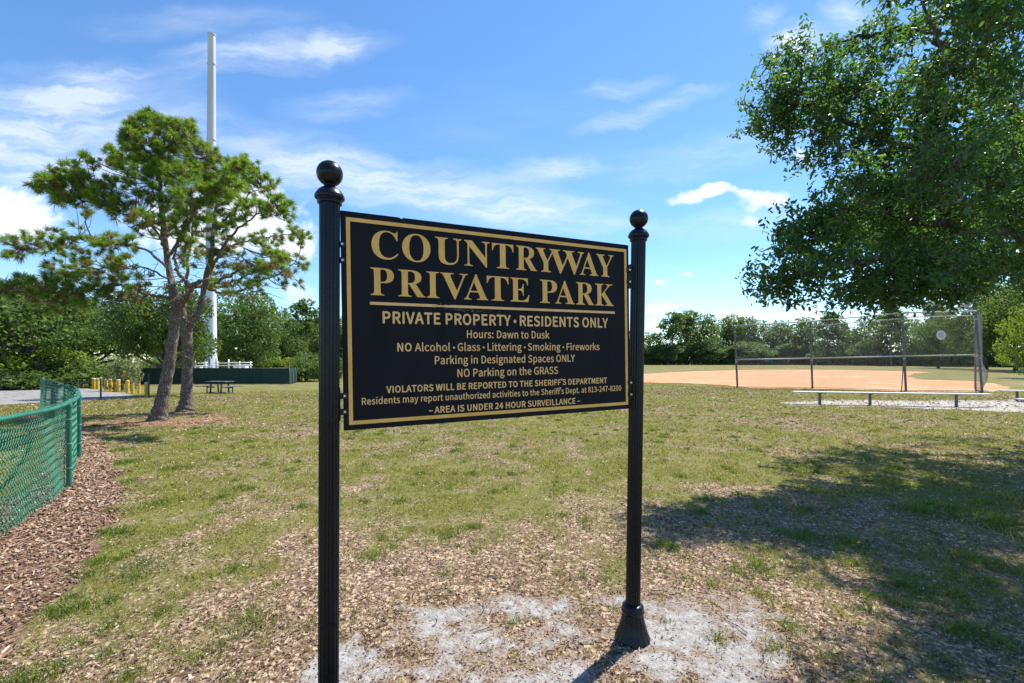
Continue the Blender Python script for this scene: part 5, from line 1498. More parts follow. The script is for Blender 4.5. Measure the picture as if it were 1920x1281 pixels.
def make_tree(name, seed, mat, bark, n, leaf, blobs, trunk_r=.035, lo=.28, spreadx=.5, style='broad'):
    """unit tree: 1 high, crown about spreadx*2 wide; returns its root with trunk and crown"""
    rs = random.Random(seed)
    mb = MB()
    V = []; Q = []; nn = 0
    C = []
    if style == 'pine':
        for i in range(blobs):
            t = i / (blobs - 1)
            h = .52 + .44 * t; a = rs.random() * 6.28; rr = spreadx * (1.0 - .75 * t) * (.45 + .55 * rs.random())
            C.append((math.cos(a) * rr, math.sin(a) * rr, h, .10 + .05 * rs.random(), .045 + .025 * rs.random()))
    elif style == 'shrub':
        for i in range(blobs):
            a = rs.random() * 6.28; rr = spreadx * math.sqrt(rs.random()) * .7; h = .15 + .62 * rs.random() * (1 - .5 * rr / spreadx)
            C.append((math.cos(a) * rr, math.sin(a) * rr, h, .22 + .10 * rs.random(), .16 + .08 * rs.random()))
    else:
        for i in range(blobs):
            t = (i + .5) / blobs; h = lo + (1 - lo) * (.10 + .80 * t)
            env = math.sin(math.pi * min(1, (h - lo) / (1 - lo) * .86 + .13)) ** .6
            a = i * 2.4 + rs.random(); rr = spreadx * env * (.25 + .62 * rs.random())
            q = .14 + .10 * rs.random()
            C.append((math.cos(a) * rr, math.sin(a) * rr, h, q * (.8 + .7 * spreadx), q * (.62 + .2 * rs.random())))
    tot = sum(c[3] ** 2 for c in C)
    for x, y, h, a, b in C:
        k = int(n * a * a / tot)
        p = in_ellipsoid(k, (x, y, h), (a, a, b), .35)
        # tear holes and a ragged edge into each clump
        nz = fbm(p[:, 0] * 14 + seed, (p[:, 1] + p[:, 2] * 1.3) * 14, seed, 3)
        p = p[nz > .455]
        v, q = card_quads(p, leaf * (.6 + .8 * rng.random(len(p))))
        V.append(v); Q.append(q + nn); nn += len(v)
    if style != 'shrub':
        ht = .96 if style == 'pine' else .62
        bend = [(0, 0, -.03), (.006, .004, .0), (.012 * rs.uniform(-1, 1), .01, ht * .35), (.03 * rs.uniform(-1, 1), .02 * rs.uniform(-1, 1), ht * .7), (.03 * rs.uniform(-1, 1), .02, ht)]
        sp = spline(bend, 5); k = len(sp)
        mb.tube(sp, [trunk_r * (1.35 if i < 3 else 1) * (1 - .75 * i / k) for i in range(k)], 8, True, .06)
        for x, y, h, a, b in C:
            t0 = (h - .10 if style == 'pine' else max(.16, min(.55, h * .55)))
            i0 = min(range(k), key=lambda i: abs(sp[i].z - t0)); s0 = sp[i0]
            e = Vector((x, y, h)); m = s0.lerp(e, .5) + Vector((0, 0, -.03))
            q = spline([s0, m, e], 4); mb.tube(q, [trunk_r * .42 * (1 - .8 * i / len(q)) for i in range(len(q))], 5, False)
    else:
        for i in range(7):
            a = rs.random() * 6.28; mb.tube([(0, 0, -.02), (math.cos(a) * .1, math.sin(a) * .1, .25), (math.cos(a) * .22, math.sin(a) * .22, .6)], [.02, .014, .005], 5)
    rt = bpy.data.objects.new(name, None); COL.objects.link(rt)
    raw_mesh('crown', np.concatenate(V), np.concatenate(Q), None, mat, rt)
    mb.build('trunk' if style != 'shrub' else 'stems', bark, rt, True)
    return rt


def drop(o):
    for c in list(o.children): drop(c)
    bpy.data.objects.remove(o)


# ------------------------------------------------------------------ the two near pines
def needles(tips, dirs, rad, per, mat, name, parent, org, width=.0088):
    """brush of needles at each twig tip"""
    n = len(tips)
    t = np.repeat(tips, per, 0); dd = np.repeat(dirs, per, 0); rr = np.repeat(rad, per)
    k = len(t)
    d = dd * .85 + rand_dirs(k) * .85; d /= np.linalg.norm(d, axis=1)[:, None]
    back = rng.random(k) * .5 * rr
    b = t - dd * back[:, None]
    L = rr * (.7 + .45 * rng.random(k))
    s = np.cross(d, rand_dirs(k)); s /= np.maximum(np.linalg.norm(s, axis=1), 1e-6)[:, None]
    w = width * (.7 + .6 * rng.random(k))
    mid = b + d * (L * .55)[:, None]; tip = b + d * L[:, None] - np.array([0, 0, 1]) * (L * .16)[:, None]
    V = np.stack([b - s * w[:, None] * .35, b + s * w[:, None] * .35, mid + s * w[:, None] * .5, mid - s * w[:, None] * .5, tip], 1).reshape(-1, 3) - np.array(tuple(org))
    i = np.arange(k)[:, None] * 5
    return raw_mesh(name, V, i + [[0, 1, 2, 3]], i + [[3, 2, 4]], mat, parent)


def build_pine(label, base_px, D, trunk, branches, clumps, seed, dz=0.0):
    rs = random.Random(seed)
    base = ground(*base_px)
    D = base.y
    rt = root('pine_tree', base, label, 'tree', 'pines by the green mesh fence')
    pts = [P(x, y, D + (d if len_ else 0)) for (x, y, w, d, len_) in [(t[0], t[1], t[2], t[3] if len(t) > 3 else 0, 1) for t in trunk]]
    wid = [t[2] * .95 / 2 / F * D for t in trunk]
    sp = spline(pts, 5)
    ws = np.interp(np.linspace(0, len(wid) - 1, len(sp)), range(len(wid)), wid)
    mb = MB(base)
    mb.tube([pts[0] - Vector((0, 0, .25))] + sp, [ws[0] * 1.12] + list(ws), 18, True, .07)
    samples = [(p, w) for p, w in zip(sp[len(sp) // 3:], ws[len(sp) // 3:])]
    lim = MB(base)
    for br in branches:
        w0 = br[0]; q = []
        for i, (x, y, d) in enumerate(br[1]): q.append(P(x, y, D + d))
        s = spline(q, 6)
        s = [p + Vector((rs.uniform(-1, 1), rs.uniform(-1, 1), rs.uniform(-1, 1))) * .035 * (0 < i < len(s) - 1) for i, p in enumerate(s)]
        rr = [max(.012, w0 / 2 / F * D * (1 - .82 * i / len(s))) for i in range(len(s))]
        lim.tube(s, rr, 8, True, .05)
        samples += list(zip(s[3:], rr[3:]))
    trunk_o = mb.build('trunk', MAT['pine_bark'], rt, True)
    lim.build('branches', MAT['pine_bark'], rt, True)
    SP = np.array([tuple(p) for p, _ in samples])
    tips = []; dirs = []; rad = []; dry = []
    tw = MB(base)
    for (x, y, rx, ry, d0, n, dr) in clumps:
        for i in range(int(n * (1.4 if dr < .15 else 1.05))):
            a = rs.random() * 6.28; q = math.sqrt(rs.random())
            dd = d0 + rs.gauss(0, 1) * max(.35, rx / F * D * .55)
            p = P(x + math.cos(a) * q * rx, y + math.sin(a) * q * ry + rs.gauss(0, 3), D + dd)
            v = np.array(tuple(p)); ds = np.linalg.norm((SP - v) * np.array([1, .8, 1.15]), axis=1)
            j = int(np.argmin(ds + (SP[:, 2] > v[2] + .3) * .4)); s0 = Vector(SP[j])
            m = s0.lerp(p, .55) + Vector((rs.uniform(-.1, .1), rs.uniform(-.1, .1), -.06 - .08 * rs.random()))
            t = spline([s0, m, p], 3)
            tw.tube(t, [.013 * (1 - .6 * k / len(t)) for k in range(len(t))], 4, False)
            dv = (p - m).normalized(); dv = (dv + Vector((0, 0, .35))).normalized()
            tips.append(tuple(p)); dirs.append(tuple(dv)); rad.append(.16 + .07 * rs.random()); dry.append(rs.random() < dr)
            if rs.random() < .55:      # side brush lower on the twig
                e = m.lerp(p, .45) + Vector((rs.uniform(-.12, .12), rs.uniform(-.12, .12), rs.uniform(-.02, .14)))
                tips.append(tuple(e)); dirs.append(tuple((e - m).normalized())); rad.append(.13 + .06 * rs.random()); dry.append(rs.random() < dr + .12)
    # bare dead twigs low in the crown
    for i in range(110):
        s0 = Vector(SP[rs.randrange(len(SP))])
        if s0.z > base.z + 5.2: continue
        d = Vector((rs.uniform(-1, 1), rs.uniform(-1, 1), rs.uniform(-.5, .6))).normalized(); L = rs.uniform(.25, .8)
        e = s0 + d * L + Vector((0, 0, -.06)); m = s0.lerp(e, .5) + Vector((rs.uniform(-.06, .06), rs.uniform(-.06, .06), .05))
        tw.tube(spline([s0, m, e], 3), [.011, .010, .009, .008, .007, .006, .004], 4, False)
        for k in range(2):
            f = m + Vector((rs.uniform(-.2, .2), rs.uniform(-.2, .2), rs.uniform(-.1, .2))) + d * .1; tw.tube([m, m.lerp(f, .6) + Vector((0, 0, .02)), f], [.007, .005, .003], 4, False)
    tw.build('twigs', MAT['pine_bark'], rt, True)
    tips = np.array(tips); dirs = np.array(dirs); rad = np.array(rad); dry = np.array(dry)
    needles(tips[~dry], dirs[~dry], rad[~dry], 100, MAT['needle'], 'crown', rt, base)
    if dry.any(): needles(tips[dry], dirs[dry], rad[dry], 70, MAT['needle_dry'], 'browning_needles', rt, base)
    return rt


T1 = [(296, 790, 40), (297, 785, 33), (299, 774, 27), (303, 756, 23.5), (308, 730, 21), (313, 706, 20), (318, 680, 19), (322, 653, 18), (327, 610, 17.5), (329.5, 585, 18.5), (329, 566, 18), (324, 540, 13.5), (319, 515, 12, .1), (313, 480, 10.5, .1), (307, 430, 9.5, .1), (302, 380, 8, .1), (301, 335, 6.5, .1), (306, 280, 5, 0), (313, 232, 3, 0)]
B1 = [(6.5, [(327, 560, 0), (300, 557, -.2), (274, 552, -.4), (252, 543, -.6), (236, 536, -.7), (205, 538, -.8), (160, 547, -1.0), (110, 541, -1.1), (60, 548, -1.2), (20, 540, -1.2)]),
      (5.5, [(317, 505, .1), (275, 470, .5), (220, 455, .8), (150, 445, 1.0), (90, 455, 1.0), (40, 462, .9)]),
      (5.5, [(312, 468, .1), (290, 430, -.4), (262, 398, -.7), (200, 378, -.9), (135, 372, -1.0), (85, 345, -.9)]),
      (4.5, [(303, 392, .1), (280, 350, .5), (248, 312, .9), (222, 285, 1.0)]),
      (4, [(301, 345, .1), (282, 300, -.6), (258, 262, -.9), (245, 240, -.9)]),
      (4, [(305, 288, 0), (328, 262, -.5), (350, 240, -.7)]),
      (6, [(314, 485, .1), (340, 440, -.8), (372, 385, -1.3), (405, 345, -1.5), (430, 318, -1.5)]),
      (5, [(304, 402, .1), (330, 360, .7), (360, 318, 1.1), (395, 285, 1.3)]),
      (12.5, [(331, 582, 0), (340, 569, -.2), (350, 556, -.4), (358, 543, -.5), (359, 535, -.55)]),
      (8, [(359, 537, -.55), (352, 531, -.6), (340, 519, -.65), (331, 505, -.7), (327, 490, -.75), (330, 470, -.9), (342, 440, -1.0), (350, 405, -1.1)]),
      (8, [(358, 541, -.55), (368, 530, -.8), (397, 525, -1.0), (424, 520, -1.2), (444, 506, -1.3), (456, 488, -1.35), (457, 466, -1.4)]),
      (7, [(357, 540, -.5), (387, 535, -.3), (411, 539, -.2), (437, 528, -.1), (463, 516, 0), (490, 498, .1), (530, 492, .2)]),
      (4.5, [(322, 525, .1), (290, 510, 1.0), (250, 500, 1.6), (190, 505, 1.9), (140, 510, 2.0)]),
      (4.5, [(312, 470, .1), (305, 440, -1.0), (280, 420, -1.7), (240, 425, -2.1)]),
      (4.5, [(309, 440, .1), (340, 410, 1.2), (380, 400, 1.8)]),
      (3.5, [(274, 552, -.4), (262, 562, -.5), (245, 566, -.6), (222, 560, -.7)]), (3.5, [(437, 528, -.1), (455, 542, -.3), (478, 546, -.4)])]
C1 = [(285, 228, 42, 18, -.2, 26, .02), (340, 245, 32, 24, -.5, 24, .02), (250, 252, 30, 26, -.8, 22, .03), (300, 275, 55, 26, 0, 34, .03), (228, 290, 34, 26, .8, 24, .03), (375, 285, 34, 24, .9, 22, .03),
      (270, 312, 50, 22, -.6, 28, .05), (335, 315, 45, 25, -.2, 30, .03), (405, 318, 36, 26, 1.0, 26, .03), (440, 310, 22, 18, -1.2, 14, .03), (215, 345, 28, 18, -.6, 12, .12), (310, 360, 55, 26, -.8, 26, .12), (375, 360, 42, 26, -1.1, 28, .05), (430, 350, 30, 22, -1.4, 18, .05),
      (85, 342, 22, 20, -.9, 15, .1), (125, 330, 34, 22, -.9, 18, .08), (152, 300, 8, 14, -.9, 4, .1), (172, 302, 8, 6, -.8, 3, .1), (150, 352, 32, 22, -1.0, 18, .1), (110, 372, 26, 18, -1.0, 12, .2), (195, 372, 35, 22, -.9, 18, .15), (232, 395, 30, 25, -1.2, 14, .35),
      (350, 420, 40, 28, -1.2, 20, .25), (300, 415, 40, 30, -.6, 14, .4), (345, 470, 35, 28, -1, 14, .35), (262, 415, 22, 20, -1.8, 10, .4),
      (150, 405, 25, 20, .9, 7, .4), (55, 452, 45, 18, .9, 12, .35), (15, 468, 22, 22, .8, 8, .45), (105, 445, 40, 22, 1.0, 15, .35), (150, 465, 45, 28, 1.0, 26, .25), (215, 462, 42, 28, .8, 26, .25), (130, 500, 45, 26, 1.8, 24, .2), (195, 505, 50, 24, 1.8, 26, .25), (70, 480, 45, 20, 1.0, 10, .4),
      (250, 500, 40, 25, 1.6, 16, .35), (40, 540, 45, 25, -1.2, 22, .25), (95, 535, 48, 26, -1.1, 28, .25), (155, 545, 48, 24, -1.0, 26, .3), (215, 538, 40, 24, -.8, 18, .3), (120, 570, 60, 18, -1.1, 14, .45), (262, 550, 28, 18, -.7, 7, .5), (-30, 545, 40, 30, -1.2, 12, .3),
      (420, 535, 28, 16, -1.0, 8, .4), (470, 515, 36, 20, -1.3, 15, .3), (520, 495, 30, 20, -1.5, 16, .25)]
T2 = [(347.5, 772, 36), (348, 766, 30), (349, 757, 24), (350, 743, 20.5), (351, 706, 18.5), (352, 680, 18), (352, 662, 19.5), (351, 653, 18), (350, 628, 19.5), (352, 612, 19), (360, 602, 14, .0), (369, 592, 11, .1), (378, 566, 10, .1), (383, 537, 9.5, .1), (389, 508, 9, 0), (397, 480, 8, 0), (399, 440, 6.5, 0), (404, 395, 5, 0), (415, 350, 3, 0)]
B2 = [(13, [(350, 622, 0), (347, 604, .1), (345, 588, .2), (344, 572, .3), (350, 548, .4), (351, 500, .5), (358, 455, .6), (365, 410, .6)]),
      (6, [(389, 515, 0), (415, 470, -.7), (445, 430, -1.1), (482, 402, -1.3), (520, 385, -1.4)]),
      (6, [(384, 540, .1), (420, 550, .6), (450, 545, .9), (488, 528, 1.2), (535, 508, 1.3), (560, 480, 1.3)]),
      (5.5, [(398, 480, 0), (430, 462, .9), (470, 450, 1.3), (520, 442, 1.6), (568, 440, 1.7)]),
      (5, [(399, 440, 0), (430, 405, .8), (460, 372, 1.1), (490, 350, 1.2)]),
      (4.5, [(357, 470, .5), (330, 430, .9), (318, 390, 1.2)]),
      (4, [(404, 395, 0), (385, 360, -.6), (372, 335, -.8)])]
C2 = [(455, 315, 34, 24, 1.0, 22, .03), (488, 348, 36, 24, 1.1, 24, .06), (515, 385, 30, 22, -1.3, 20, .1), (468, 390, 35, 24, -.9, 18, .1), (425, 400, 36, 28, .6, 20, .1), (418, 355, 34, 26, 0, 20, .03), (538, 402, 18, 26, -1.3, 10, .25), (370, 390, 34, 30, .4, 18, .15),
      (545, 440, 30, 20, 1.6, 17, .2), (572, 440, 14, 12, 1.7, 9, .15), (500, 452, 34, 22, 1.4, 18, .25), (440, 452, 36, 24, .5, 18, .25), (400, 430, 30, 26, 0, 14, .2), (555, 490, 24, 18, 1.4, 12, .35), (515, 515, 32, 18, 1.3, 12, .35), (465, 545, 40, 18, 1.0, 14, .4), (430, 500, 40, 24, .2, 14, .3), (500, 480, 36, 22, .9, 12, .3), (385, 480, 30, 25, .2, 10, .35), (340, 400, 30, 25, 1.0, 12, .15), (550, 535, 22, 14, 1.3, 6, .5)]
build_pine('leaning pine with the thicker flared trunk, in front of its neighbour', (297, 789), 0, T1, B1, C1, 3)
build_pine('straighter pine with a forked trunk just behind the leaning one', (348, 772), 0, T2, B2, C2, 9)


# ------------------------------------------------------------------ the oak reaching in from the right
def build_oak():
    rs = random.Random(21)
    base = Vector((10.3, 8.3, 0)); base.z = float(gz(base.x, base.y))
    rt = root('oak_tree', base, 'large spreading oak whose glossy leafy limbs hang over the right', 'tree')
    mb = MB(base)
    mb.tube(spline([base - Vector((0, 0, .3)), base + Vector((0, 0, .1)), base + Vector((-.05, 0, .8)), base + Vector((-.2, -.1, 2.0)), base + Vector((-.3, -.1, 3.2))], 4), [.62, .55, .47, .44, .40, .38, .37, .36, .35, .34, .34, .33, .33, .32, .31, .31, .30], 18, True, .07)
    mb.build('trunk', MAT['oak_bark'], rt, True)
    fork = base + Vector((-.25, -.1, 3.0))
    limbs = [[P(1920, 330, 8.0), P(1760, 300, 7.4), P(1640, 250, 7.0), P(1520, 200, 6.9), P(1440, 190, 6.9)],
             [P(1900, 440, 7.6), P(1760, 420, 6.9), P(1640, 400, 6.5), P(1540, 390, 6.3)],
             [P(1920, 500, 7.8), P(1800, 490, 6.7), P(1680, 490, 6.1), P(1560, 500, 5.9), P(1450, 540, 5.9)],
             [P(1890, 200, 8.0), P(1800, 120, 7.6), P(1740, 60, 7.2), P(1650, 60, 7.0), P(1540, 90, 7.0)],
             [P(1960, 470, 9.2), P(1850, 450, 9.4), P(1740, 430, 9.4), P(1650, 430, 9.2)],
             [P(2000, 100, 7.5), P(1900, -60, 6.0), P(1800, -40, 5.0), P(1730, 0, 4.4)],
             [P(2000, 300, 9.0), P(1900, 150, 9.6), P(1800, 60, 9.8)],
             [base + Vector((1.5, .6, 4.6)), base + Vector((3.2, 1.2, 5.8)), base + Vector((4.6, 1.5, 6.2))],
             [base + Vector((.4, 1.8, 4.8)), base + Vector((.8, 3.6, 6.0))], [base + Vector((.2, -.2, 5.0)), base + Vector((.5, -.4, 7.2)), base + Vector((.3, -.5, 8.6))],
             [base + Vector((.9, -1.5, 4.6)), base + Vector((1.5, -3.0, 5.6))]]
    lm = MB(base); SP = []
    for l in limbs:
        s = spline([fork, fork.lerp(l[0], .5) + Vector((0, 0, .25))] + l, 6)
        s = [p + Vector((rs.uniform(-1, 1), rs.uniform(-1, 1), rs.uniform(-1, 1))) * .05 * (i > 0) for i, p in enumerate(s)]
        rr = [max(.012, .13 * (1 - .93 * (i / len(s)) ** .8)) for i in range(len(s))]
        lm.tube(s, rr, 9, True, .05); SP += [tuple(p) for p in s[8:]]
    NS = len(SP); SP = np.concatenate([np.array(SP), np.full((20000, 3), 1e6)])
    lm.build('limbs', MAT['oak_bark'], rt, True)
    # clumps: pixel centre, half sizes, distance, spread in depth, weight
    CL = [(1475, 125, 55, 38, 6.9, .5, 1), (1690, 72, 60, 18, 7.15, .4, .8), (1620, 85, 40, 20, 7.1, .4, .7), (1545, 100, 45, 28, 7.0, .5, .8), (1500, 185, 75, 50, 6.9, .6, 1.2), (1440, 222, 42, 34, 6.9, .4, .8), (1425, 240, 26, 18, 6.9, .3, .5), (1590, 150, 55, 45, 7.1, .7, 1), (1650, 125, 40, 32, 7.1, .5, .7), (1610, 235, 85, 60, 7.0, .9, 1.3), (1500, 262, 50, 26, 6.8, .4, .8), (1470, 298, 28, 24, 6.8, .3, .6), (1545, 310, 40, 26, 6.7, .4, .7),
          (1710, 205, 80, 60, 6.2, .8, 1.1), (1800, 170, 80, 70, 5.6, .6, .9), (1870, 230, 70, 70, 7.8, .9, .9), (1690, 320, 110, 70, 6.2, 1.0, 1.4), (1800, 330, 100, 75, 5.6, .8, 1.3), (1890, 350, 70, 80, 7.6, 1.1, 1.4),
          (1545, 420, 55, 45, 6.3, .5, 1), (1480, 388, 20, 14, 6.3, .2, .35), (1490, 450, 45, 34, 6.2, .4, .8), (1620, 420, 95, 75, 6.6, .9, 1.25), (1740, 435, 115, 80, 6.9, 1.2, 1.35), (1870, 440, 90, 80, 7.5, 1.2, 1.35), (1560, 360, 40, 34, 6.5, .4, .6),
          (1520, 512, 80, 50, 6.0, .6, 1.3), (1440, 535, 36, 34, 5.9, .35, .7), (1420, 552, 20, 10, 5.9, .2, .3), (1480, 572, 52, 18, 5.9, .4, .8), (1610, 525, 90, 50, 6.1, .8, 1.25), (1580, 560, 40, 18, 5.9, .4, .6), (1710, 525, 90, 48, 6.4, .9, 1.25), (1800, 520, 80, 44, 6.8, .9, 1.25), (1885, 522, 70, 44, 7.4, .9, 1.2), (1680, 550, 40, 16, 6.2, .4, .5), (1760, 545, 40, 16, 6.5, .4, .5),
          (1660, 430, 90, 60, 9.2, .9, 1.2), (1760, 440, 100, 60, 8.6, .8, 1.0), (1860, 460, 90, 60, 8.6, .8, 1.0), (1560, 577, 70, 18, 5.9, .4, .9), (1650, 570, 60, 18, 6.1, .4, .9), (1740, 566, 60, 20, 6.3, .4, .9), (1830, 560, 70, 20, 6.6, .4, .9), (1425, 548, 26, 16, 5.85, .3, .5), (1500, 545, 70, 30, 5.9, .4, .8), (1560, 470, 60, 40, 8.4, .7, .6),
          (1700, 10, 60, 22, 4.5, .25, .42), (1760, 55, 34, 30, 4.6, .25, .4), (1830, 35, 75, 45, 4.8, .5, .8), (1890, 90, 60, 70, 5.2, .6, .8), (1640, -5, 45, 16, 4.4, .2, .3), (1700, 75, 18, 14, 4.6, .1, .12), (1860, 140, 60, 50, 6.5, .6, .6), (1800, -40, 90, 40, 4.9, .5, .8), (1900, -30, 80, 60, 5.6, .6, 1)]
    tips = []; axes = []; tw = MB(base)
    LV = []; LQ = []; nn = 0

    def spray(p, n, out):
        """a twig with leaves standing off it"""
        nonlocal nn, NS
        v = np.array(tuple(p)); j = int(np.argmin(np.linalg.norm(SP[:NS] - v, axis=1))); s0 = Vector(SP[j])
        m = s0.lerp(p, .6) + Vector((rs.uniform(-.08, .08), rs.uniform(-.08, .08), rs.uniform(-.02, .1)))
        t = spline([s0, m, p], 3)
        w = .006 + .010 * min(1, (p - s0).length / 1.5)
        tw.tube(t, [w * (1 - .7 * k / len(t)) for k in range(len(t))], 4, False)
        for q in t[2:-1]:      # later twigs branch from this one
            if NS < len(SP): SP[NS] = tuple(q); NS += 1
        d = (p - m); d.normalize()
        k = n
        f = rng.random(k) ** .7
        pts = np.array(tuple(p))[None] - np.array(tuple(d))[None] * (f * .42)[:, None] + rng.normal(size=(k, 3)) * .034
        ax = np.array(tuple(d))[None] * .9 + np.array([0, 0, -.05])[None]
        vv, qq = leaf_quads(pts, .045 + .052 * rng.random(k), np.repeat(ax, k, 0), 1.5, .40, .3)
        LV.append(vv); LQ.append(qq + nn); nn += len(vv)
    for (px, py, rx, ry, d, sd, w) in CL:
        n = int(w * rx * ry / 41 * (6.5 / d) ** -1.0) + 3
        for i in range(n):
            a = rs.random() * 6.28; q = rs.random() ** .42
            dd = d + rs.gauss(0, sd * .6)
            c = P(px, py, d)
            x = rx / F * d * q * math.cos(a) * (1 + .25 * rs.uniform(-1, 1)); z = ry / F * d * q * math.sin(a) * (1 + .25 * rs.uniform(-1, 1))
            p = Vector((c.x + x + (dd - d) * c.x / d, dd, c.z + z + (dd - d) * (c.z - EYE) / d))
            if fbm(np.array([p.x * 2.3 + p.y]), np.array([p.z * 2.3 + p.y * .7]), 31, 3)[0] < .455: continue
            spray(p, rs.randint(17, 27), None)
    # the rest of the crown, outside the picture, which throws its share of the shade
    for (x, y, z, rx, rz, n) in ((7.2, 6.6, 7.2, 1.8, 1.1, 150), (9.5, 8.0, 7.4, 2.2, 1.3, 200), (11.5, 9.5, 6.2, 2.8, 1.8, 280), (10.8, 6.2, 6.0, 2.2, 1.6, 220), (13.5, 9.5, 6.0, 2.2, 1.6, 260), (12.2, 11.0, 6.0, 1.6, 1.2, 60), (11.8, 5.2, 5.2, 1.8, 1.3, 200), (9.2, 6.4, 5.2, 1.2, 1.2, 160), (6.4, 5.4, 6.4, 1.3, .9, 170)):
        for q in in_ellipsoid(n, (x, y, z), (rx, rx, rz), .3):
            spray(Vector(q), rs.randint(14, 20), None)
    tw.build('twigs', MAT['oak_bark'], rt, True)
    V = np.concatenate(LV) - np.array(tuple(base))
    raw_mesh('crown', V, np.concatenate(LQ), None, MAT['oak_leaf'], rt)
    print('oak leaves', len(V) // 6)


build_oak()


# ------------------------------------------------------------------ trees round the park
PROTO = {
    'far_a': make_tree('far_broadleaf', 1, MAT['leaf_far'], MAT['oak_bark'], 7000, .045, 15, lo=.12, spreadx=.52),
    'far_b': make_tree('far_broadleaf', 2, MAT['leaf_far'], MAT['oak_bark'], 7000, .042, 18, lo=.10, spreadx=.45),
    'far_c': make_tree('far_broadleaf', 3, MAT['leaf_dark'], MAT['oak_bark'], 7000, .045, 14, lo=.15, spreadx=.55),
    'far_pine': make_tree('far_pine', 4, MAT['leaf_dark'], MAT['pine_bark'], 2600, .040, 17, .016, .3, .25, 'pine'),
    'far_pine_b': make_tree('far_pine', 14, MAT['leaf_far'], MAT['pine_bark'], 3000, .042, 21, .015, .3, .22, 'pine'),
    'dark_a': make_tree('shade_tree', 5, MAT['leaf_dark'], MAT['oak_bark'], 30000, .030, 22, .045, .34, .62),
    'dark_b': make_tree('shade_tree', 6, MAT['leaf_dark'], MAT['oak_bark'], 24000, .030, 18, .04, .34, .55),
    'mid_a': make_tree('leafy_tree', 7, MAT['leaf_mid'], MAT['oak_bark'], 22000, .030, 18, .035, .2, .55),
    'mid_b': make_tree('leafy_tree', 8, MAT['leaf_mid'], MAT['oak_bark'], 22000, .028, 20, .03, .15, .48),
    'light': make_tree('leafy_tree', 9, MAT['leaf_light'], MAT['oak_bark'], 16000, .030, 15, .03, .03, .5),
    'bush': make_tree('bush', 10, MAT['leaf_mid'], MAT['oak_bark'], 9000, .055, 16, spreadx=.7, style='shrub'),
    'bush_light': make_tree('bush', 11, MAT['leaf_light'], MAT['oak_bark'], 9000, .055, 16, spreadx=.7, style='shrub'),
    'bush_pale': make_tree('bush', 12, MAT['leaf_pale'], MAT['oak_bark'], 3200, .060, 14, spreadx=.5, style='shrub'),
}


def plant(kind, px, top, width, D, label, name, cat, group, rz=None, sink=0.0):
    """a tree whose crown spans width pixels and reaches up to row top of the photo, standing D metres away"""
    o = copy_tree(PROTO[kind])
    o.name = name
    x = (px - 960) / F * D
    z = float(gz(x, D)) - sink
    h = EYE + (HOR - top) / F * D - z
    xs = [v.co.x for v in PROTO[kind].children[0].data.vertices]
    if not hasattr(plant, 'w'): plant.w = {}
    if kind not in plant.w:
        c = [q for q in PROTO[kind].children if q.name.startswith('crown')][0]
        a = np.empty(len(c.data.vertices) * 3, np.float32); c.data.vertices.foreach_get('co', a); a = a.reshape(-1, 3)
        plant.w[kind] = (np.percentile(a[:, 0], 99) - np.percentile(a[:, 0], 1), np.percentile(a[:, 2], 99.7))
    w0, h0 = plant.w[kind]
    s = width / F * D / w0
    o.location = (x, D, z); o.scale = (s, s, h / h0)
    o.rotation_euler = (0, 0, rz if rz is not None else random.random() * 6.28)
    return tag(o, label, cat, group)


# left side, from the near bushes back
GL = 'trees at the left edge of the park'
plant('dark_a', 312, 530, 165, 24.5, 'broad dark shade tree right behind the two pine trunks', 'shade_tree', 'tree', GL, 1.0)
plant('dark_b', 60, 535, 260, 37, 'dark shade tree at the left edge behind the lane', 'shade_tree', 'tree', GL, 2.2)
plant('dark_a', 170, 560, 240, 44, 'dark shade tree between the left edge and the pines', 'shade_tree', 'tree', GL, 4.0)
plant('dark_b', -120, 520, 300, 40, 'dark shade tree cut by the left edge of the photo', 'shade_tree', 'tree', GL, 3.1)
plant('mid_a', 462, 548, 130, 66, 'mid green tree right of the tall white pole', 'leafy_tree', 'tree', GL, .4)
plant('light', 420, 590, 110, 72, 'mid green tree directly behind the tall white pole', 'leafy_tree', 'tree', GL, 5.4)
plant('mid_a', 525, 585, 80, 84, 'small round tree near the end of the dark green fence', 'leafy_tree', 'tree', GL, 1.9)
plant('far_pine', 573, 562, 62, 88, 'slim pine with flat tufts left of the sign post', 'far_pine', 'tree', GL, .3)
plant('far_pine_b', 556, 600, 50, 96, 'short thin pine half hidden behind the slim one', 'far_pine', 'tree', GL, 2.0)
plant('mid_b', 605, 600, 110, 100, 'mid green tree behind the tall left sign post', 'leafy_tree', 'tree', GL, 3.0)
plant('light', 350, 600, 130, 78, 'green tree filling the gap between the pine trunks', 'leafy_tree', 'tree', GL, .9)
plant('mid_a', 690, 600, 200, 110, 'mid green tree hidden behind the left part of the sign', 'leafy_tree', 'tree', GL, 2.5)
plant('mid_b', 830, 600, 220, 125, 'mid green tree hidden behind the middle of the sign', 'leafy_tree', 'tree', GL, .5)
GB = 'bushes along the lane and the compound'
plant('bush_light', 60, 652, 150, 36, 'large light green bush at the far side of the lane', 'bush', 'bush', GB, .5)
plant('bush_light', -60, 640, 180, 37, 'light green bush cut by the left edge of the photo', 'bush', 'bush', GB, 2.5)
plant('bush', 130, 668, 110, 38, 'darker green bush behind the end of the lane', 'bush', 'bush', GB, 1.4)
plant('bush', 10, 690, 110, 33, 'low dark bush at the edge of the lane', 'bush', 'bush', GB, 3.3)
plant('bush_pale', 228, 664, 56, 31, 'thin pale leaved bush behind the yellow bollards', 'bush', 'bush', GB, .2)
plant('bush', 574, 662, 66, 62, 'round green bush at the right end of the dark green fence', 'bush', 'bush', GB, .7)
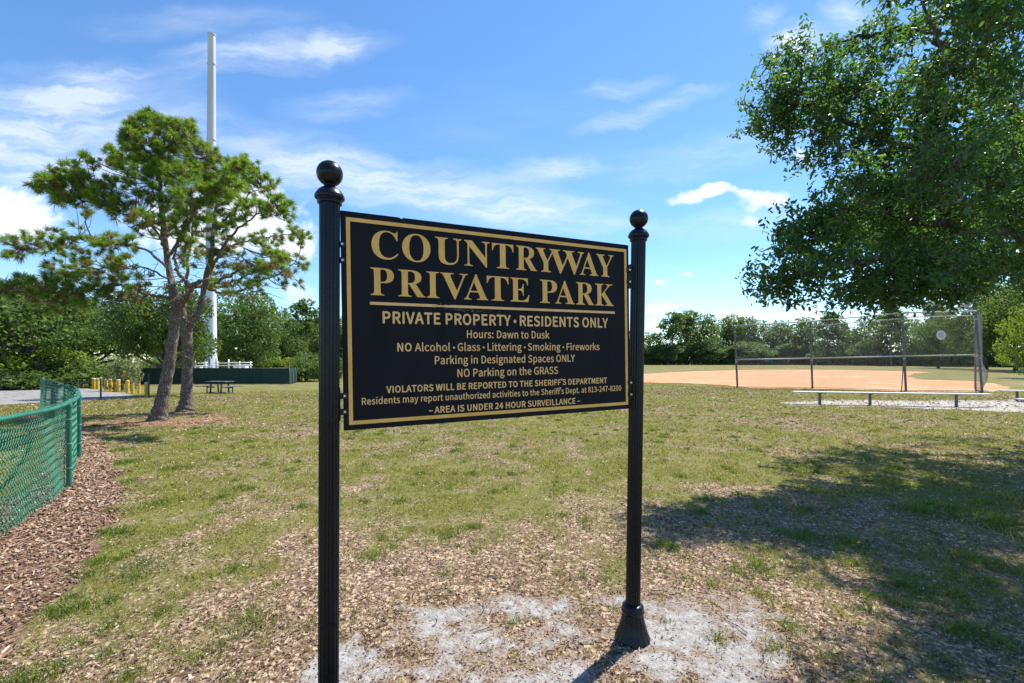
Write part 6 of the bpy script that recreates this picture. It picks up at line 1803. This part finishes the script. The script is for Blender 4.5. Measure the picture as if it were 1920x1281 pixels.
plant('bush_light', 520, 668, 80, 75, 'light green bush peeping over the dark green fence', 'bush', 'bush', GB, 4.2)
plant('bush', 622, 672, 60, 72, 'green bush behind the tall left sign post', 'bush', 'bush', GB, 5.0)
plant('bush', 470, 664, 90, 74, 'green bush behind the white pipe rack', 'bush', 'bush', GB, 2.2)
plant('bush', 700, 668, 130, 95, 'bush hidden behind the lower left of the sign', 'bush', 'bush', GB, 1.2)
plant('bush', 330, 672, 110, 60, 'dark bush inside the fenced compound behind the pine trunks', 'bush', 'bush', GB, 3.9)

# far edge of the ball field
GF = 'trees along the far edge of the field'
FAR = [('far_a', 1165, 618, 80, 165, 'far tree hidden behind the right sign post'), ('far_b', 1222, 622, 56, 165, 'low rounded far tree just right of the sign post'),
       ('far_pine', 1262, 586, 52, 160, 'tallest open topped pine of the far tree line, left end'), ('far_pine_b', 1285, 583, 56, 165, 'second open topped pine beside the tallest one'),
       ('far_c', 1310, 592, 70, 170, 'dark tall broad tree right of the open topped pines'), ('far_b', 1252, 640, 60, 158, 'pale low tree in front of the open topped pines'),
       ('far_a', 1355, 598, 70, 172, 'rounded far tree left of the first backstop post'), ('far_c', 1392, 592, 66, 170, 'dark far tree directly behind the first backstop post'),
       ('far_b', 1330, 634, 64, 160, 'small bright tree in front of the dark broad one'), ('far_a', 1425, 602, 64, 168, 'rounded far tree behind the left backstop panel'),
       ('far_b', 1458, 608, 60, 170, 'narrow far tree in the middle of the left backstop panel'), ('far_c', 1490, 598, 66, 166, 'dark far tree left of the second backstop post'),
       ('far_b', 1405, 640, 70, 158, 'low bright tree seen through the left backstop panel'), ('far_a', 1525, 612, 60, 165, 'far tree behind the second backstop post'),
       ('far_pine', 1552, 585, 40, 150, 'thin dark pine just right of the second backstop post'), ('far_pine', 1570, 592, 36, 152, 'thin dark pine, twin of the one beside the second post'),
       ('far_c', 1595, 615, 66, 150, 'dark tree low behind the middle backstop panel'), ('far_b', 1560, 640, 70, 148, 'bright low tree low behind the middle backstop panel'),
       ('far_c', 1650, 590, 70, 140, 'dark dense tree left of the third backstop post'), ('far_b', 1628, 636, 60, 138, 'light green small tree left of the third backstop post'),
       ('far_pine', 1672, 560, 50, 130, 'tall thin pine rising behind the third backstop post'), ('far_a', 1710, 600, 70, 132, 'rounded tree right of the third backstop post'),
       ('far_pine_b', 1755, 565, 42, 120, 'tall dark pine with bare trunk behind the round sign'), ('far_b', 1740, 636, 60, 126, 'low light green tree below the round sign'),
       ('far_c', 1800, 590, 80, 118, 'dark tree left of the last backstop post')]
for k, px, top, w, D, lb in FAR:
    plant(k, px, top, w, D, lb, PROTO[k].name.split('.')[0], 'tree', GF)
GR = 'trees at the right edge of the field'
plant('mid_b', 1850, 530, 120, 78, 'tall mid green tree right of the last backstop post', 'leafy_tree', 'tree', GR, .8)
plant('dark_b', 1905, 560, 130, 66, 'dark leafy tree low at the right edge of the photo', 'shade_tree', 'tree', GR, 2.0)
plant('light', 1938, 565, 90, 40, 'bright yellow green young tree at the right edge', 'young_tree', 'tree', GR, 3.0)
plant('mid_a', 1985, 500, 170, 60, 'mid green tree cut by the right edge of the photo', 'leafy_tree', 'tree', GR, 4.0)
plant('dark_a', 2150, 480, 280, 62, 'dark shade tree outside the right edge of the photo', 'shade_tree', 'tree', GR, 1.0)
plant('mid_a', 1760, 600, 80, 92, 'mid green tree behind the right backstop panel', 'leafy_tree', 'tree', GR, 2.7)
for o in PROTO.values(): drop(o)


def build_undergrowth():
    """the dense shrub layer at the foot of the far trees, one mass"""
    V = []; Q = []; n = 0
    for x0, x1, D0, D1, h0, m in ((1130, 1560, 160, 156, 6.0, 26000), (1560, 1790, 156, 112, 5.2, 13000), (1780, 2250, 112, 70, 4.6, 15000), (600, 1140, 100, 140, 5.0, 12000), (380, 620, 92, 100, 4.6, 9000), (-300, 300, 48, 58, 3.4, 16000)):
        t = rng.random(m)
        D = D0 + (D1 - D0) * t + rng.random(m) * 5
        x = (x0 + (x1 - x0) * t - 960) / F * D
        h = h0 * (.45 + 1.0 * fbm(x * .22, D * .1, 4, 3))
        z = gz(x, D) + h * rng.random(m) ** .8
        v, q = card_quads(np.stack([x, D, z], -1), (.9 if D0 > 80 else .34) * (.6 + .8 * rng.random(m)) * (D / 150) ** .3)
        V.append(v); Q.append(q + n); n += len(v)
    o = raw_mesh('undergrowth', np.concatenate(V), np.concatenate(Q), None, MAT['leaf_far'])
    tag(o, 'dense dark shrub layer at the foot of the far trees', kind='stuff')


build_undergrowth()
